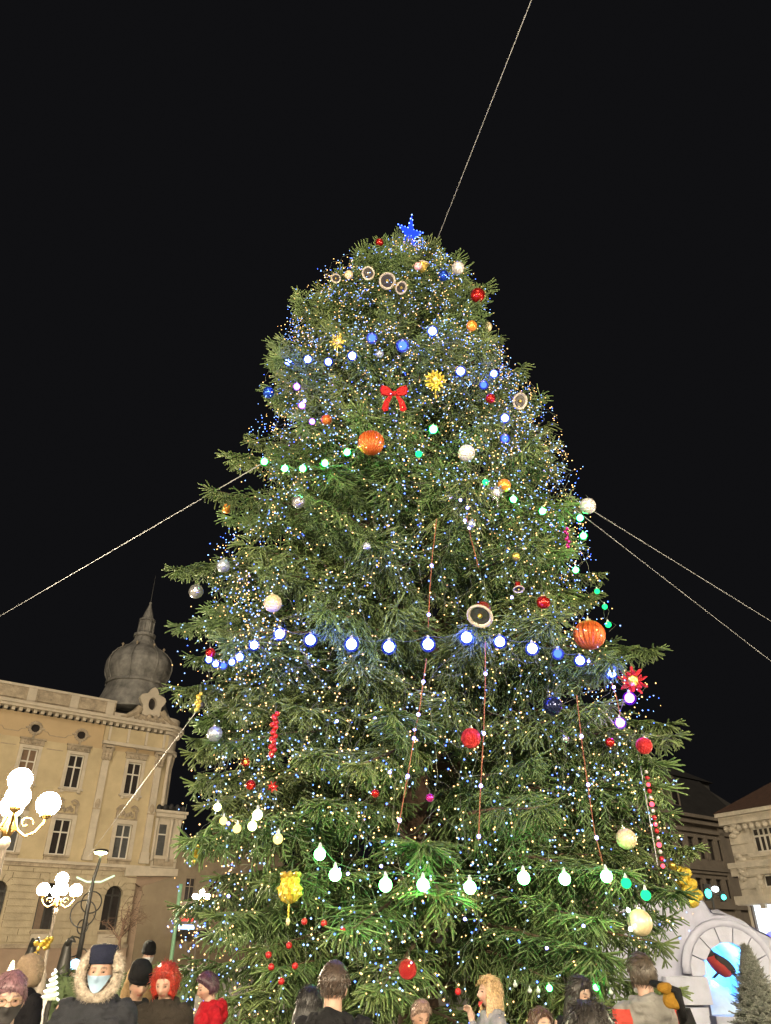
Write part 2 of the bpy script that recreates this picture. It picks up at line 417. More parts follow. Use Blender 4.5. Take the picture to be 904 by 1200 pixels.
# oriel window at first-floor level
ox0, ox1 = S(4.95), S(6.75)
ob = MB(); ob.prism([(ox0, Z(6.2)), (ox1, Z(6.2)), (ox1, Z(9.2)), (ox0, Z(9.2))], .05, 3.0); ob.build('oriel_wall', M['trim'], bl)
MB().box(ox0-.1, ox1+.25, -.2, 3.1, Z(9.2)+.003, Z(9.45)).build('oriel_cornice', M['trim'], bl)
MB().box(ox0-.2, ox1+.35, -.3, 3.2, Z(9.45)+.003, Z(9.62)).build('oriel_cornice', M['trim'], bl)
t = MB()
for k in range(9): t.ball((ox0+.1+k*.25, -.02+.25*(k % 2), Z(9.75+.12*math.sin(k*1.9)**2)), (.2,.2,.26), 8, 6)
t.build('oriel_crest', M['roofdark'], bl)
t = MB().box(ox0+.35, ox0+.95, -.02, .04, Z(6.9), Z(8.75)); t.build('oriel_pane', M['pane2'], bl)
surround(ox0+.35, ox0+.95, Z(6.9), Z(8.75), .14, .1, .05).build('window_surround', M['trim'], bl)
MB().box(ox0+.35, ox0+.95, -.05, -.02, Z(8.1), Z(8.18)).build('oriel_bar', M['win_white'], bl)
for xx in (ox0+.08, ox0+1.32, ox1-.16): MB().lathe([(.15,Z(6.55)),(.11,Z(6.8)),(.10,Z(8.6)),(.17,Z(9.1))], 8, (xx,-.08,0)).build('oriel_column', M['trim'], bl, True)
MB().box(ox0+.3, ox1-.25, -.06, .06, Z(6.3), Z(6.7)).build('oriel_panel', M['trim_dirty'], bl)
MB().prism([(S(3.4), Z(5.6)), (ox1+.1, Z(5.75)), (ox1+.1, Z(6.15)), (S(3.4), Z(6.15))], -.32, 3).build('oriel_floor', M['trim'], bl)
MB().prism([(S(3.6), Z(5.58)), (S(4.6), Z(5.05)), (ox1-.2, Z(5.72))], .0, 2.6).build('oriel_bracket', M['plinth'], bl)
# dark rough stone under the oriel at the cut corner
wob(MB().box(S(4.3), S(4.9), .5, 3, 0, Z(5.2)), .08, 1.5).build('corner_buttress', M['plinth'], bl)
# dome on the corner
dm = [(2.75,15.9),(2.42,16.6),(2.2,17.2),(2.0,17.9),(2.12,17.95),(2.12,18.1),(2.0,18.15),(2.1,18.4),(2.28,18.8),(2.36,19.2),(2.34,19.6),(2.18,20.0),(1.85,20.4),(1.45,20.7),(1.05,20.95),(.78,21.3),(.66,21.7)]
dc = (S(2.95), 3.3)
DZ = lambda z: Z(z)+.35
def facet(a, z): q = (a+.2) % (math.pi/4)-math.pi/8; return math.cos(math.pi/8)/math.cos(q)*.5+.52
t = MB().lathe([(r*K, DZ(z)) for r, z in dm], 48, (dc[0],dc[1],0), lobes=facet); do = t.build('dome', M['dome'], bl)
MB().lathe([(.72*K,DZ(21.7)),(.82*K,DZ(21.75)),(.82*K,DZ(21.95)),(.6*K,DZ(22.0)),(.55*K,DZ(22.1)),(.52*K,DZ(23.0)),(.62*K,DZ(23.05)),(.62*K,DZ(23.18)),(.46*K,DZ(23.22)),(.3*K,DZ(23.8)),(.08*K,DZ(24.45)),(.1*K,DZ(24.5)),(.1*K,DZ(24.65)),(.03,DZ(24.7))], 12, (dc[0],dc[1],0)).build('lantern', M['dome'], do)
MB().tube([(dc[0],dc[1],DZ(24.6)),(dc[0],dc[1],DZ(27.0))], [.035,.015], 6).build('spire_rod', M['iron'], do)
for k in range(8):
    a = math.pi/4*k+math.pi/8-.2
    pts = [(dc[0]+r*K*math.cos(a)*1.035, dc[1]+r*K*math.sin(a)*1.035, DZ(z)) for r, z in dm[4:]]
    MB().tube(pts, .05, 5).build('rib', M['dome'], do)
    x, y = dc[0]+1.62*K*math.cos(a), dc[1]+1.62*K*math.sin(a)
    MB().lathe([(.04,0),(.05,.25),(.13,.36),(.02,.5)], 8, (x,y,DZ(20.5))).build('finial', M['trim_dirty'], do)
for k in range(8):
    a = math.pi/4*k+math.pi/8-.2
    MB().tube([(dc[0]+.56*K*math.cos(a),dc[1]+.56*K*math.sin(a),DZ(22.05)),(dc[0]+.54*K*math.cos(a),dc[1]+.54*K*math.sin(a),DZ(23.0))], .09, 6).build('colonnette', M['dome'], do)
# gable ornament with its oval opening, in front of the dome
gx = S(3.35)
def gable():
    n = 28; ring = [(gx+.34*math.cos(2*math.pi*k/n), Z(16.35)+.52*math.sin(2*math.pi*k/n)) for k in range(n)]
    out = []
    for k in range(n):
        a = 2*math.pi*k/n; r = .82+.34*abs(math.cos(2.5*(a-math.pi/2)))**2
        out.append((gx+r*math.cos(a), Z(16.4)+r*1.15*math.sin(a)))
    mb = MB(); vs = []
    for y in (-.3, .1): vs += [(p[0], y, p[1]) for p in ring]+[(p[0], y, p[1]) for p in out]
    fs = []
    for k in range(n):
        k2 = (k+1) % n; fs += [(k, k2, n+k2, n+k), (2*n+k, 3*n+k, 3*n+k2, 2*n+k2), (n+k, n+k2, 3*n+k2, 3*n+k), (k2, k, 2*n+k, 2*n+k2)]
    return mb.add(vs, fs)
go = gable().build('gable_ornament', M['trim'], bl)
MB().ball((gx,.1,Z(16.35)), (.42,.06,.6), 16, 8).build('oval_opening', M['pane'], go)
t = MB()
for sg in (-1, 1):
    t.tube([(gx+sg*.9,-.2,Z(15.95)), (gx+sg*1.3,-.2,Z(15.55)), (gx+sg*1.9,-.2,Z(15.25)), (gx+sg*2.4,-.2,Z(15.12))], [.3,.28,.2,.14], 8)
for k in range(14): t.ball((gx-1.2+k*.185, -.25, Z(15.3+.15*math.sin(k*2.3))), (.2,.14,.22), 8, 6)
t.build('gable_scrolls', M['trim_dirty'], go)
MB().box(S(.9)+.01, S(4.9), -.3, .35, Z(15.02)+.003, Z(15.35)).build('parapet', M['trim'], bl)

# ---------------------------------------------------------------- dim far building, right, with dark mansard
M['far_stone'] = mat('sooty far stone', (.27,.225,.175), .9, var=.2, vscale=.5, bump=.3, bscale=6)  # darkened base colour stands in for the weaker light this far back
M['far_dark'] = mat('darker far stone', (.10,.08,.062), .9, var=.2, vscale=.5)
M['slate'] = mat('dark slate', (.03,.028,.027), .7, var=.3, vscale=1)
fb = Facade(1757, (800, 954), 92)
br = thing('far_building', 'dim brown-grey building with dark dormered roof right of the tree', 'building', fb.p0, fb.rz())
h = lambda px, py: fb.hit(px, py)
ztop = h(800,954)[1]
b0, b1 = h(560,940)[0], h(880,1000)[0]
hol = []
rows = ((h(835,984)[1], h(835,1008)[1]), (h(835,1030)[1], h(835,1052)[1]))
step = h(824,1000)[0]-h(812,998)[0]
xs = [h(812,998)[0]+step*k for k in range(-14, 4)]
for zt, zb in rows:
    for x in xs: hol.append((x-.62, x+.62, zb, zt))
wall_mesh(b0, b1, 0, ztop, hol, .35).build('wall', M['far_stone'], br)
MB().box(b0, b1-.2, .5, 14, 0, ztop-.1).build('inner_core', M['roofdark'], br)
for a, b, c, d in hol:
    if a > h(745,1000)[0]:
        window(br, a, b, c, d, .2, frame='far_dark', fr=.1, rows=(.3,))
        surround(a, b, c, d, .22, .1).build('window_surround', M['far_stone'], br)
for zz, pr, hh in ((ztop, .9, .35), (ztop-.5, .55, .4), (h(800,970)[1], .25, .3), (h(835,1016)[1], .35, .45), (h(835,1022)[1], .2, .25), (h(835,1060)[1], .35, .4)):
    MB().box(b0, b1+.05, -pr, .05, zz-hh+.003, zz).build('string_course', M['far_stone'], br)
for px in (846, 862):
    s0 = h(px, 1000)[0]; MB().box(s0, s0+.9, -.25, .05, 0, ztop-.9).build('pilaster', M['far_stone'], br)
MB().add([(b0,-.3,ztop),(b1,-.3,ztop),(b1,4.5,ztop+5.5),(b0,4.5,ztop+5.5),(b1,12,ztop+6.5),(b0,12,ztop+6.5)], [(0,1,2,3),(3,2,4,5)]).build('roof', M['slate'], br)
for px, py in ((774, 938), (800, 944), (730,930)):
    s0 = h(px, 950)[0]
    r_ = MB().box(s0-.9, s0+.9, .6, 4, ztop+.8, ztop+3.0); r_ = r_.build('dormer', M['far_stone'], br)
    MB().prism([(s0-1.3, ztop+3.0), (s0+1.3, ztop+3.0), (s0, ztop+4.2)], .4, 4).build('dormer_roof', M['far_dark'], r_)
    MB().box(s0-.5, s0+.5, .55, .62, ztop+1.1, ztop+2.7).build('pane', M['pane'], r_)
# boxy attic block behind the roof
fh = Facade(1757, (800, 954), 104)
ab = thing('attic_block', 'dark grey attic block with sloping roof behind the dormered roof', 'building', fh.p0, fh.rz())
a0, a1 = fh.hit(778,930)[0], fh.hit(833,930)[0]; z1 = fh.hit(815,915)[1]; z0 = fh.hit(800,926)[1]
M['attic'] = mat('grey attic wall', (.075,.07,.064), .9)
MB().box(a0, a1, 0, 9, z0, z1).build('wall', M['attic'], ab)
MB().box(a0+1, a1-.2, .5, 8, 0, z0).build('lower_wall', M['slate'], ab)
MB().add([(a0-.5,-.5,z1),(a1+.5,-.5,z1),(a1+.5,9.5,z1),(a0-.5,9.5,z1),((a0+a1)/2,4,z1+3.0),(a1+8,4,z1+1)], [(0,1,4),(1,2,4),(2,3,4),(3,0,4)]).build('roof', M['slate'], ab)
MB().box(a1-.9, a1-.2, -.4, .1, z0-7, z0).build('downpipe', M['attic'], ab)
MB().add([(a1,0,z0+.6),(a1+15,2,z0-1.8),(a1+15,2,z0-2.5),(a1,0,z0-.4),(a1,.5,z0+.6),(a1+15,2.5,z0-1.8)], [(0,3,2,1),(0,1,5,4)]).build('eave_board', M['attic'], ab)
MB().tube([((a0+a1)/2-.5,4,z1+2.5),((a0+a1)/2-.5,4,z1+7)], .05, 5).build('aerial', M['slate'], ab)

# ---------------------------------------------------------------- pale building, far right
fc = Facade(-120, (846, 951), 60)
M['pale'] = mat('pale cream plaster', (.50,.44,.35), .85, var=.10, vscale=.7, bump=.25, bscale=10)
M['pale_trim'] = mat('cream stone trim', (.52,.46,.37), .8, var=.22, vscale=1.5, bump=.4, bscale=12)
M['tile'] = mat('brown roof tile', (.085,.045,.032), .8, var=.25, vscale=3, bump=.4)
bp = thing('pale_building', 'pale cream building with brown tiled roof at the right edge', 'building', fc.p0, math.atan2(-fc.u[1], -fc.u[0]))
# local x runs right (towards the camera), so flip s
h = lambda px, py: (-fc.hit(px, py)[0], fc.hit(px, py)[1])
def wallx(px, py): return h(px, py)
zt = wallx(870,951)[1]; x0 = wallx(862,1000)[0]; x1 = x0+30
pw = wallx(905,985)[0]-wallx(881,985)[0]
wx = wallx(882,985)[0]; hol2 = []
wz = (wallx(890,999)[1], wallx(890,969)[1]); az = (wallx(897,1040)[1], wallx(897,1017)[1])
for k in range(4):
    hol2.append((wx+k*6.2, wx+k*6.2+pw*1.15, wz[0], wz[1]))
    hol2.append((wallx(894,1030)[0]+k*6.2, wallx(894,1030)[0]+k*6.2+1.7, az[0], az[1]))
shop = [(wallx(882,1075)[0]+k*6.2, wallx(882,1075)[0]+k*6.2+4.4, .4, wallx(885,1058)[1]) for k in range(4)]
wall_mesh(x0, x1, 0, zt, hol2+shop, .35).build('wall', M['pale'], bp)
MB().box(x0+.1, x1, .6, 14, 0, zt-.1).build('inner_core', M['roofdark'], bp)
MB().box(x0-.002, x0+.3, .02, 14, 0, zt).build('side_wall', M['far_dark'], bp)
for k in range(4):
    a, b, c, d = hol2[2*k]; w = window(bp, a, b, c, d, .15, rows=(.32,), cols=3, fr=.11)
    surround(a, b, c, d, .3, .12).build('window_surround', M['pale_trim'], bp)
    t = MB(); t.box(a-.45, b+.45, -.35, .05, d+.75, d+.95); t.box(a-.4, b+.4, -.15, .05, d+.31, d+.747); t.build('window_hood', M['pale_trim'], bp)
    t = MB(); t.box(a-.4, b+.4, -.3, .05, c-.25, c-.022); t.box(a-.2, b+.2, -.1, .05, c-.8, c-.253); t.build('window_sill', M['pale_trim'], bp)
    a, b, c, d = hol2[2*k+1]; window(bp, a, b, c, d, .15)
    t = MB(); mid = (a+b)/2; r = (b-a)/2
    for sgn in (-1, 1):
        poly = [(mid+sgn*r, d)]+[(mid+sgn*r*math.cos(q), d-r+r*math.sin(q)) for q in np.linspace(0, math.pi/2, 8)]
        MB().prism(poly[::-1] if sgn > 0 else poly, -.03, .12).build('arch_corner', M['pale'], bp)
    for q in range(9):
        an = math.pi*q/8; t.ball((mid+(r+.2)*math.cos(an), -.1, d-r+(r+.2)*math.sin(an)), (.24,.16,.24), 8, 5)
    t.box(a-.5, a-.15, -.2, .05, c-1.2, d-r); t.box(b+.15, b+.5, -.2, .05, c-1.2, d-r); t.build('arch_ornament', M['pale_trim'], bp)
for zz, pr, hh in ((zt, .7, .25), (zt-.253, .4, .5), (wallx(880,1010)[1], .45, .35), (wallx(880,1016)[1], .25, .5), (wallx(880,1050)[1], .5, .5), (wallx(880,1056)[1], .3, .25)):
    MB().box(x0-.5, x1, -pr, .05, zz-hh+.003, zz).build('string_course', M['pale_trim'], bp)
t = MB(); q = x0-.1
while q < x0+16: t.ball((q, -.2, zt-1.0), (.22,.25,.22), 8, 5); q += .5
t.build('dentil_row', M['pale_trim'], bp)
zz = wallx(870,1056)[1]
while zz < zt-1.5:          # corner quoins
    wd = random.uniform(1.2, 1.9); wob(MB().box(x0-.1, x0+wd, -.12-.03*random.random(), .05, zz, zz+.62), .015).build('quoin', M['pale_trim'], bp); zz += .68
for py in (965, 1005, 1015): 
    t = MB()
    for k in range(5): t.ball((x0+.3+.25*(k % 2), -.2, wallx(860,py)[1]-.2*k), (.3,.25,.2), 8, 5)
    t.build('console', M['pale_trim'], bp)
MB().add([(x0-.6,-.75,zt+.02),(x1,-.75,zt+.02),(x1,7,zt+4.5),(x0+5.5,7,zt+4.5),(x0-.9,14,zt+.02)], [(0,1,2,3),(0,3,4)]).build('roof', M['tile'], bp)
M['shopwhite'] = emit('lit shop window', (.80,.92,1.0), .9)
M['shopblue'] = emit('blue shop light', (.06,.06,1.0), 3.0)
M['shophot'] = emit('bright shop lamp', (.9,.97,1.0), 5)
for k, (a, b, c, d) in enumerate(shop):
    w = MB().box(a, b, .25, .3, c, d).build('shop_window', M['shopwhite'], bp)
    t = MB(); t.box(a, a+.1, .1, .24, c, d); t.box(b-.1, b, .1, .24, c, d); t.box((a+b)/2-.06, (a+b)/2+.06, .1, .24, c, d); t.build('frame', M['iron'], w)
    MB().box(a+.5, a+1.4, .05, .2, d-1.0, d-.75).build('lamp', M['shophot'], w)
    MB().box(a+.9, a+1.25, .02, .2, c+2.4, d-1.3).build('lamp', M['shophot'], w)
    MB().ball((a+1.1, .0, c+1.9), (.45,.18,.38), 12, 8).build('lamp', M['shopblue'], w)

# ---------------------------------------------------------------- side street block glimpsed left of the tree
fs_ = Facade(1500, (225, 1010), 95)
st = thing('street_building', 'dark street building glimpsed between the corner building and the tree', 'building', fs_.p0, fs_.rz())
h = lambda px, py: fs_.hit(px, py)
zt = max(11.9, h(225,1008)[1]); a0 = h(205,1050)[0]; a1 = h(330,1050)[0]
hs = [(a0+1.2+k*3.0, a0+2.4+k*3.0, 6.2, 8.6) for k in range(7) if a0+2.6+k*3.0 < a1]
M['street_stone'] = mat('street plaster', (.16,.125,.085), .9, var=.2, vscale=.6)
wall_mesh(a0-8, a1, 0, zt, hs, .3).build('wall', M['street_stone'], st)
MB().box(a0-8, a1, .5, 10, 0, zt-.1).build('inner_core', M['roofdark'], st)
for q in hs: window(st, *q, .15, frame='street_stone')
MB().box(a0-8, a1, -.7, .05, zt, zt+.6).build('cornice', M['street_stone'], st)
M['sign_blue'] = emit('blue shop sign', (.35,.6,1.0), 2.2); M['sign_gold'] = emit('warm shop sign', (1,.7,.2), 2.2); M['sign_red'] = emit('dim red sign', (1,.12,.08), .5)
for (px0, px1, py0, py1, mm) in ((206,228,1064,1068,'sign_gold'), (213,236,1062,1066,'sign_blue'), (206,222,1084,1089,'sign_blue'), (207,224,1076,1080,'sign_red')):
    p, q = h(px0, py0), h(px1, py1); MB().box(p[0], q[0], -1.0, -.7, q[1], p[1]).build('shop_sign', M[mm], st)
p, q = h(203,1090), h(240,1098); MB().box(p[0], q[0], -1.2, -.1, q[1], p[1]).build('awning', M['iron'], st)

# ================================================================== the spruce
D, X0 = 11.5, .42
# crown radius left and right of the axis by height, fitted so that the outline seen from below agrees with the photograph
pz = np.array([.8, 2, 3, 4, 5, 6, 7, 8, 9, 10, 11, 12, 13, 13.6, 14.2, 14.8, 15.4, 15.9])
pl = np.array([3.1, 3.35, 3.4, 3.4, 3.74, 3.73, 3.67, 3.34, 3.18, 3.18, 3.02, 2.76, 2.65, 2.08, 1.41, 1.06, .72, .40])
pr_ = np.array([3.4, 3.85, 3.85, 3.8, 3.73, 3.27, 3.24, 3.35, 3.07, 2.83, 2.3, 1.97, 2.04, 1.86, 1.6, 1.27, .9, .5])
ZTOP = 15.95
def crown_r(z, phi):
    l = np.interp(z, pz, pl); r = np.interp(z, pz, pr_)
    c = (1+math.cos(phi))/2
    k = 1.0 if z > pz[0] else max(.55, 1-.25*(pz[0]-z))
    return (l+(r-l)*c)*k
def crown_pt(z, phi, f=1.0):
    r = crown_r(z, phi)*f
    return np.array([X0+r*math.cos(phi), D+r*math.sin(phi), z])
def on_crown(px, py, f=1.0):
    """Where the sight line through a pixel first meets the crown (scaled by f); off the outline, beside the axis."""
    r = ray(px, py); best = None; bd = 9
    for t in np.arange(5.0, 24, .03):
        p = CAM+r*t; q = p-np.array([X0, D, 0]); rr = math.hypot(q[0], q[1])
        if p[2] > ZTOP+.6: break
        c = crown_r(min(p[2], ZTOP), math.atan2(q[1], q[0]))*f
        if rr <= c: return p
        if rr-c < bd: bd = rr-c; best = p
    return best

def needle_mat():
    m = bpy.data.materials.new('spruce needles'); m.use_nodes = True; nt = m.node_tree; b = nt.nodes['Principled BSDF']
    b.inputs['Roughness'].default_value = .55; b.inputs['Specular IOR Level'].default_value = .35
    at = nt.nodes.new('ShaderNodeAttribute'); at.attribute_name = 'tint'
    oi = nt.nodes.new('ShaderNodeObjectInfo')
    r1 = nt.nodes.new('ShaderNodeValToRGB'); e = r1.color_ramp.elements
    e[0].position = 0; e[0].color = (.054,.090,.034,1); e[1].position = 1; e[1].color = (.215,.29,.100,1)
    e2 = r1.color_ramp.elements.new(.5); e2.color = (.114,.170,.060,1)
    nt.links.new(at.outputs['Fac'], r1.inputs['Fac'])
    hs = nt.nodes.new('ShaderNodeHueSaturation')
    mr = nt.nodes.new('ShaderNodeMapRange'); mr.inputs['To Min'].default_value = .475; mr.inputs['To Max'].default_value = .515
    nt.links.new(oi.outputs['Random'], mr.inputs['Value']); nt.links.new(mr.outputs['Result'], hs.inputs['Hue'])
    mv = nt.nodes.new('ShaderNodeMapRange'); mv.inputs['To Min'].default_value = .75; mv.inputs['To Max'].default_value = 1.25
    ml = nt.nodes.new('ShaderNodeMath'); ml.operation = 'FRACT'; mm = nt.nodes.new('ShaderNodeMath'); mm.operation = 'MULTIPLY'; mm.inputs[1].default_value = 7.13
    nt.links.new(oi.outputs['Random'], mm.inputs[0]); nt.links.new(mm.outputs[0], ml.inputs[0]); nt.links.new(ml.outputs[0], mv.inputs['Value']); nt.links.new(mv.outputs['Result'], hs.inputs['Value'])
    nt.links.new(r1.outputs['Color'], hs.inputs['Color']); nt.links.new(hs.outputs['Color'], b.inputs['Base Color'])
    tr = nt.nodes.new('ShaderNodeBsdfTranslucent'); nt.links.new(hs.outputs['Color'], tr.inputs['Color'])
    mx = nt.nodes.new('ShaderNodeMixShader'); mx.inputs[0].default_value = .15
    out = nt.nodes['Material Output']
    nt.links.new(b.outputs[0], mx.inputs[1]); nt.links.new(tr.outputs[0], mx.inputs[2]); nt.links.new(mx.outputs[0], out.inputs['Surface'])
    return m
M['needle'] = needle_mat()

def branch_mesh(L, seed, hang=.5, sparse=1.0, nl=.024):
    """One limb from the trunk to the crown's skin: stem, side branchlets, hanging shoots, each shoot clothed in needles."""
    g = np.random.default_rng(seed)
    wood = MB(); A, B, TI = [], [], []       # needle-clothed segments
    def stem(t): return np.array([L*t, .04*L*math.sin(3*t+seed)*math.sin(math.pi*t), .05*L*math.sin(math.pi*t)+.03*L*(t**6)])
    pts = [stem(t) for t in np.linspace(0, 1, 9)]
    wood.tube(pts, list(np.linspace(.013*L+.008, .006, 9)), 5)
    t = .18
    side = 1
    while t < .985:
        o = stem(t); s0 = stem(min(t+.02, 1))-o; s0 /= np.linalg.norm(s0)
        clothed = t > .30 - .12*g.random()
        env = math.sin(math.pi*min(1, (t*1.02))**1.5)**.7
        l2 = (.16+.30*min(L, 3)*.36*env*1.9*(1-.55*t))*g.uniform(.7, 1.25)
        if t > .9: l2 = .22*g.uniform(.7, 1.2)
        lat = np.array([0, side, 0.]); el = g.uniform(-.25, .45)
        dirv = s0*g.uniform(.55, .95)+lat*g.uniform(.7, 1.0)+np.array([0, 0, el]); dirv /= np.linalg.norm(dirv)
        n2 = max(3, int(l2/.105)); P = [o]
        d = dirv.copy(); hg = hang*g.uniform(.3, 1.5)
        for k in range(n2):
            d = d+np.array([0, 0, -hg*.16]); d /= np.linalg.norm(d); P.append(P[-1]+d*l2/n2)
        wood.tube(P, list(np.linspace(.0065, .0025, len(P))), 3, cap=False)
        tint0 = g.uniform(.12, .75)
        if clothed:
            for k in range(n2):
                A.append(P[k]); B.append(P[k+1]); TI.append(tint0*.8)
                if k == 0 and n2 > 4: continue
                for sg in (-1, 1):
                    if g.random() > .93*sparse: continue
                    ax = P[k+1]-P[k]; ax /= np.linalg.norm(ax)
                    hz = np.cross(ax, [0,0,1.]); hz /= np.linalg.norm(hz)+1e-9
                    rem = 1-k/n2
                    l3 = (.10+.15*rem)*g.uniform(.75, 1.4)
                    dv = ax*g.uniform(.6, 1.0)+hz*sg*g.uniform(.55, .9)+np.array([0,0,-hang*g.uniform(.1,.9)+.15]); dv /= np.linalg.norm(dv)
                    m1 = P[k]+dv*l3*.5; dv2 = dv+np.array([0,0,-hang*.35]); dv2 /= np.linalg.norm(dv2)
                    A += [P[k], m1]; B += [m1, m1+dv2*l3*.5]; tt = min(1, tint0+g.uniform(-.15,.25)); TI += [tt*.9, min(1, tt+.18)]
        else:
            for k in range(1, n2):
                if g.random() < .6:
                    e = P[k]+g.normal(size=3)*.09+(P[-1]-P[0])*.12; wood.tube([P[k], (P[k]+e)/2+g.normal(size=3)*.015, e], [.003,.0025,.0015], 3, cap=False)
        if t > .26 and g.random() < .8:          # pendulous branchlet hanging from the stem
            lh = g.uniform(.25, .75)*min(1, L/2.2)*(1-.6*max(0, t-.6)/.4); nh = max(3, int(lh/.07)); d = s0*.5+np.array([0, side*g.uniform(-.5,.5), -.5]); Q = [o]
            for k in range(nh):
                d = d+np.array([0, 0, -.35]); d /= np.linalg.norm(d); Q.append(Q[-1]+d*lh/nh)
            th = g.uniform(.15, .7)
            for k in range(nh):
                A.append(Q[k]); B.append(Q[k+1]); TI.append(th*.8)
                for a3 in (0, 2.1, 4.2):
                    if g.random() < .25: continue
                    a4 = a3+g.uniform(-.6, .6); l3 = (.06+.11*(1-k/nh))*g.uniform(.8, 1.4)
                    dv = np.array([.75*math.cos(a4), .75*math.sin(a4), -g.uniform(.5, 1.1)]); dv /= np.linalg.norm(dv)
                    A.append(Q[k]); B.append(Q[k]+dv*l3); TI.append(min(1, th+g.uniform(-.1, .3)))
        side = -side; t += .046*(1.7/max(L, .9))*g.uniform(.75, 1.3)/1.25
    for k in range(4, 8): A.append(pts[k]); B.append(pts[k+1]); TI.append(.4)
    # tip fan
    for q in np.linspace(-.8, .8, 5):
        o = pts[-1]; dv = np.array([math.cos(q), math.sin(q), g.uniform(-.1,.35)]); l3 = g.uniform(.12,.22); A.append(o-np.array([.03,0,0])); B.append(o+dv*l3); TI.append(.8)
    A, B, TI = np.array(A), np.array(B), np.array(TI)
    ln = np.linalg.norm(B-A, axis=1); cnt = np.maximum(6, (ln/.0044).astype(int))
    idx = np.repeat(np.arange(len(A)), cnt); N = len(idx)
    start = np.concatenate([[0], np.cumsum(cnt)[:-1]]); loc = np.arange(N)-np.repeat(start, cnt)
    u = (loc+g.random(N))/cnt[idx]
    ax = (B-A)[idx]/ln[idx][:, None]
    base = A[idx]+(B-A)[idx]*u[:, None]
    ref = np.where(np.abs(ax[:, 2:3]) < .9, np.array([[0,0,1.]]), np.array([[1.,0,0]]))
    e1 = np.cross(ax, ref); e1 /= np.linalg.norm(e1, axis=1)[:, None]; e2 = np.cross(e1, ax)
    an = loc*2.399+g.random(N)*.6
    rad = np.cos(an)[:, None]*e1+np.sin(an)[:, None]*e2
    nd = ax*g.uniform(.6, 1.0, (N,1))+rad*g.uniform(.6, .9, (N,1)); nd /= np.linalg.norm(nd, axis=1)[:, None]
    wv = np.cross(nd, rad); wv /= np.linalg.norm(wv, axis=1)[:, None]+1e-9
    nlen = nl*g.uniform(.75, 1.15, (N,1)); w = .0036
    V = np.empty((N, 3, 3)); V[:, 0] = base-wv*w; V[:, 1] = base+wv*w; V[:, 2] = base+nd*nlen
    nv = len(wood.v)
    # soft core of each shoot, where the needles overlap
    T_ = (B-A)/ln[:, None]; rf = np.where(np.abs(T_[:, 2:3]) < .9, np.array([[0,0,1.]]), np.array([[1.,0,0]]))
    c1 = np.cross(T_, rf); c1 /= np.linalg.norm(c1, axis=1)[:, None]; c2 = np.cross(c1, T_); rc = .0095
    CV = np.empty((len(A), 9, 3))
    for q in range(4):
        dq = (c1, c2, -c1, -c2)[q]; CV[:, q] = A+dq*rc; CV[:, 4+q] = B+dq*rc*.9
    CV[:, 8] = B+T_*.014
    CN = len(A)*9
    cb = np.arange(len(A))[:, None]*9+nv
    cq = np.concatenate([cb+np.array([[q, (q+1) % 4, 8]]) if False else np.concatenate([cb+q, cb+(q+1) % 4, cb+4+(q+1) % 4, cb+4+q], 1) for q in range(4)])
    ct = np.concatenate([np.concatenate([cb+4+q, cb+4+(q+1) % 4, cb+8], 1) for q in range(4)])
    verts = np.concatenate([np.array(wood.v), CV.reshape(-1, 3), V.reshape(-1, 3)])
    tri = np.arange(N*3).reshape(-1, 3)+nv+CN
    me = bpy.data.meshes.new('branch')
    loops_w = [i for f in wood.f for i in f]; tot = [len(f) for f in wood.f]
    lt = np.array(tot+[4]*len(cq)+[3]*len(ct)+[3]*N); ls = np.concatenate([[0], np.cumsum(lt)[:-1]])
    me.vertices.add(len(verts)); me.vertices.foreach_set('co', verts.ravel())
    me.loops.add(int(lt.sum())); me.loops.foreach_set('vertex_index', np.concatenate([np.array(loops_w, int), cq.ravel(), ct.ravel(), tri.ravel()]).astype(np.int32))
    me.polygons.add(len(lt)); me.polygons.foreach_set('loop_start', ls.astype(np.int32)); me.polygons.foreach_set('loop_total', lt.astype(np.int32))
    me.materials.append(M['needle']); me.materials.append(M['twig'])
    me.polygons.foreach_set('material_index', np.array([1]*len(tot)+[0]*(len(cq)+len(ct)+N), np.int32))
    at = me.attributes.new('tint', 'FLOAT', 'POINT')
    ti = np.concatenate([np.zeros(nv), np.repeat(np.clip(TI*.8, 0, 1), 9), np.repeat(np.clip(TI[idx]+g.normal(0,.06,N), 0, 1), 3)]); at.data.foreach_set('value', ti.astype(np.float32))
    me.update(calc_edges=True); me.validate()
    return me
CLS = [1.0, 1.7, 2.5, 3.3, 4.1]
BM = {(c, k): branch_mesh(c, 40+7*i+k, hang=(.28, .4, .75, .85, .85)[i]*(.6, 1.35, 1.0)[k]) for i, c in enumerate(CLS) for k in range(2 if i in (0, 4) else 3)}
tree = thing('spruce_tree', 'giant decorated spruce Christmas tree in the middle of the square', 'tree', (X0, D, 0))
TR = np.array([X0, D, 0])
tp = [(0,0,-.3),(.02,0,2),(.0,.03,5),(-.03,0,9),(.03,0,13),(.06,0,ZTOP-.4)]
MB().tube(tp, [.3,.25,.21,.15,.09,.02], 14).build('trunk', M['bark'], tree, True)
N_BR = 300
zs = np.linspace(.75, ZTOP-.35, 400)
den = np.array([np.interp(z, pz, (pl+pr_)/2)+.30+(.5 if z > 9 else 0)+(1.0 if z > 12 else 0) for z in zs]); cum = np.cumsum(den); cum /= cum[-1]
made = 0; i = 0
tot_try = 386
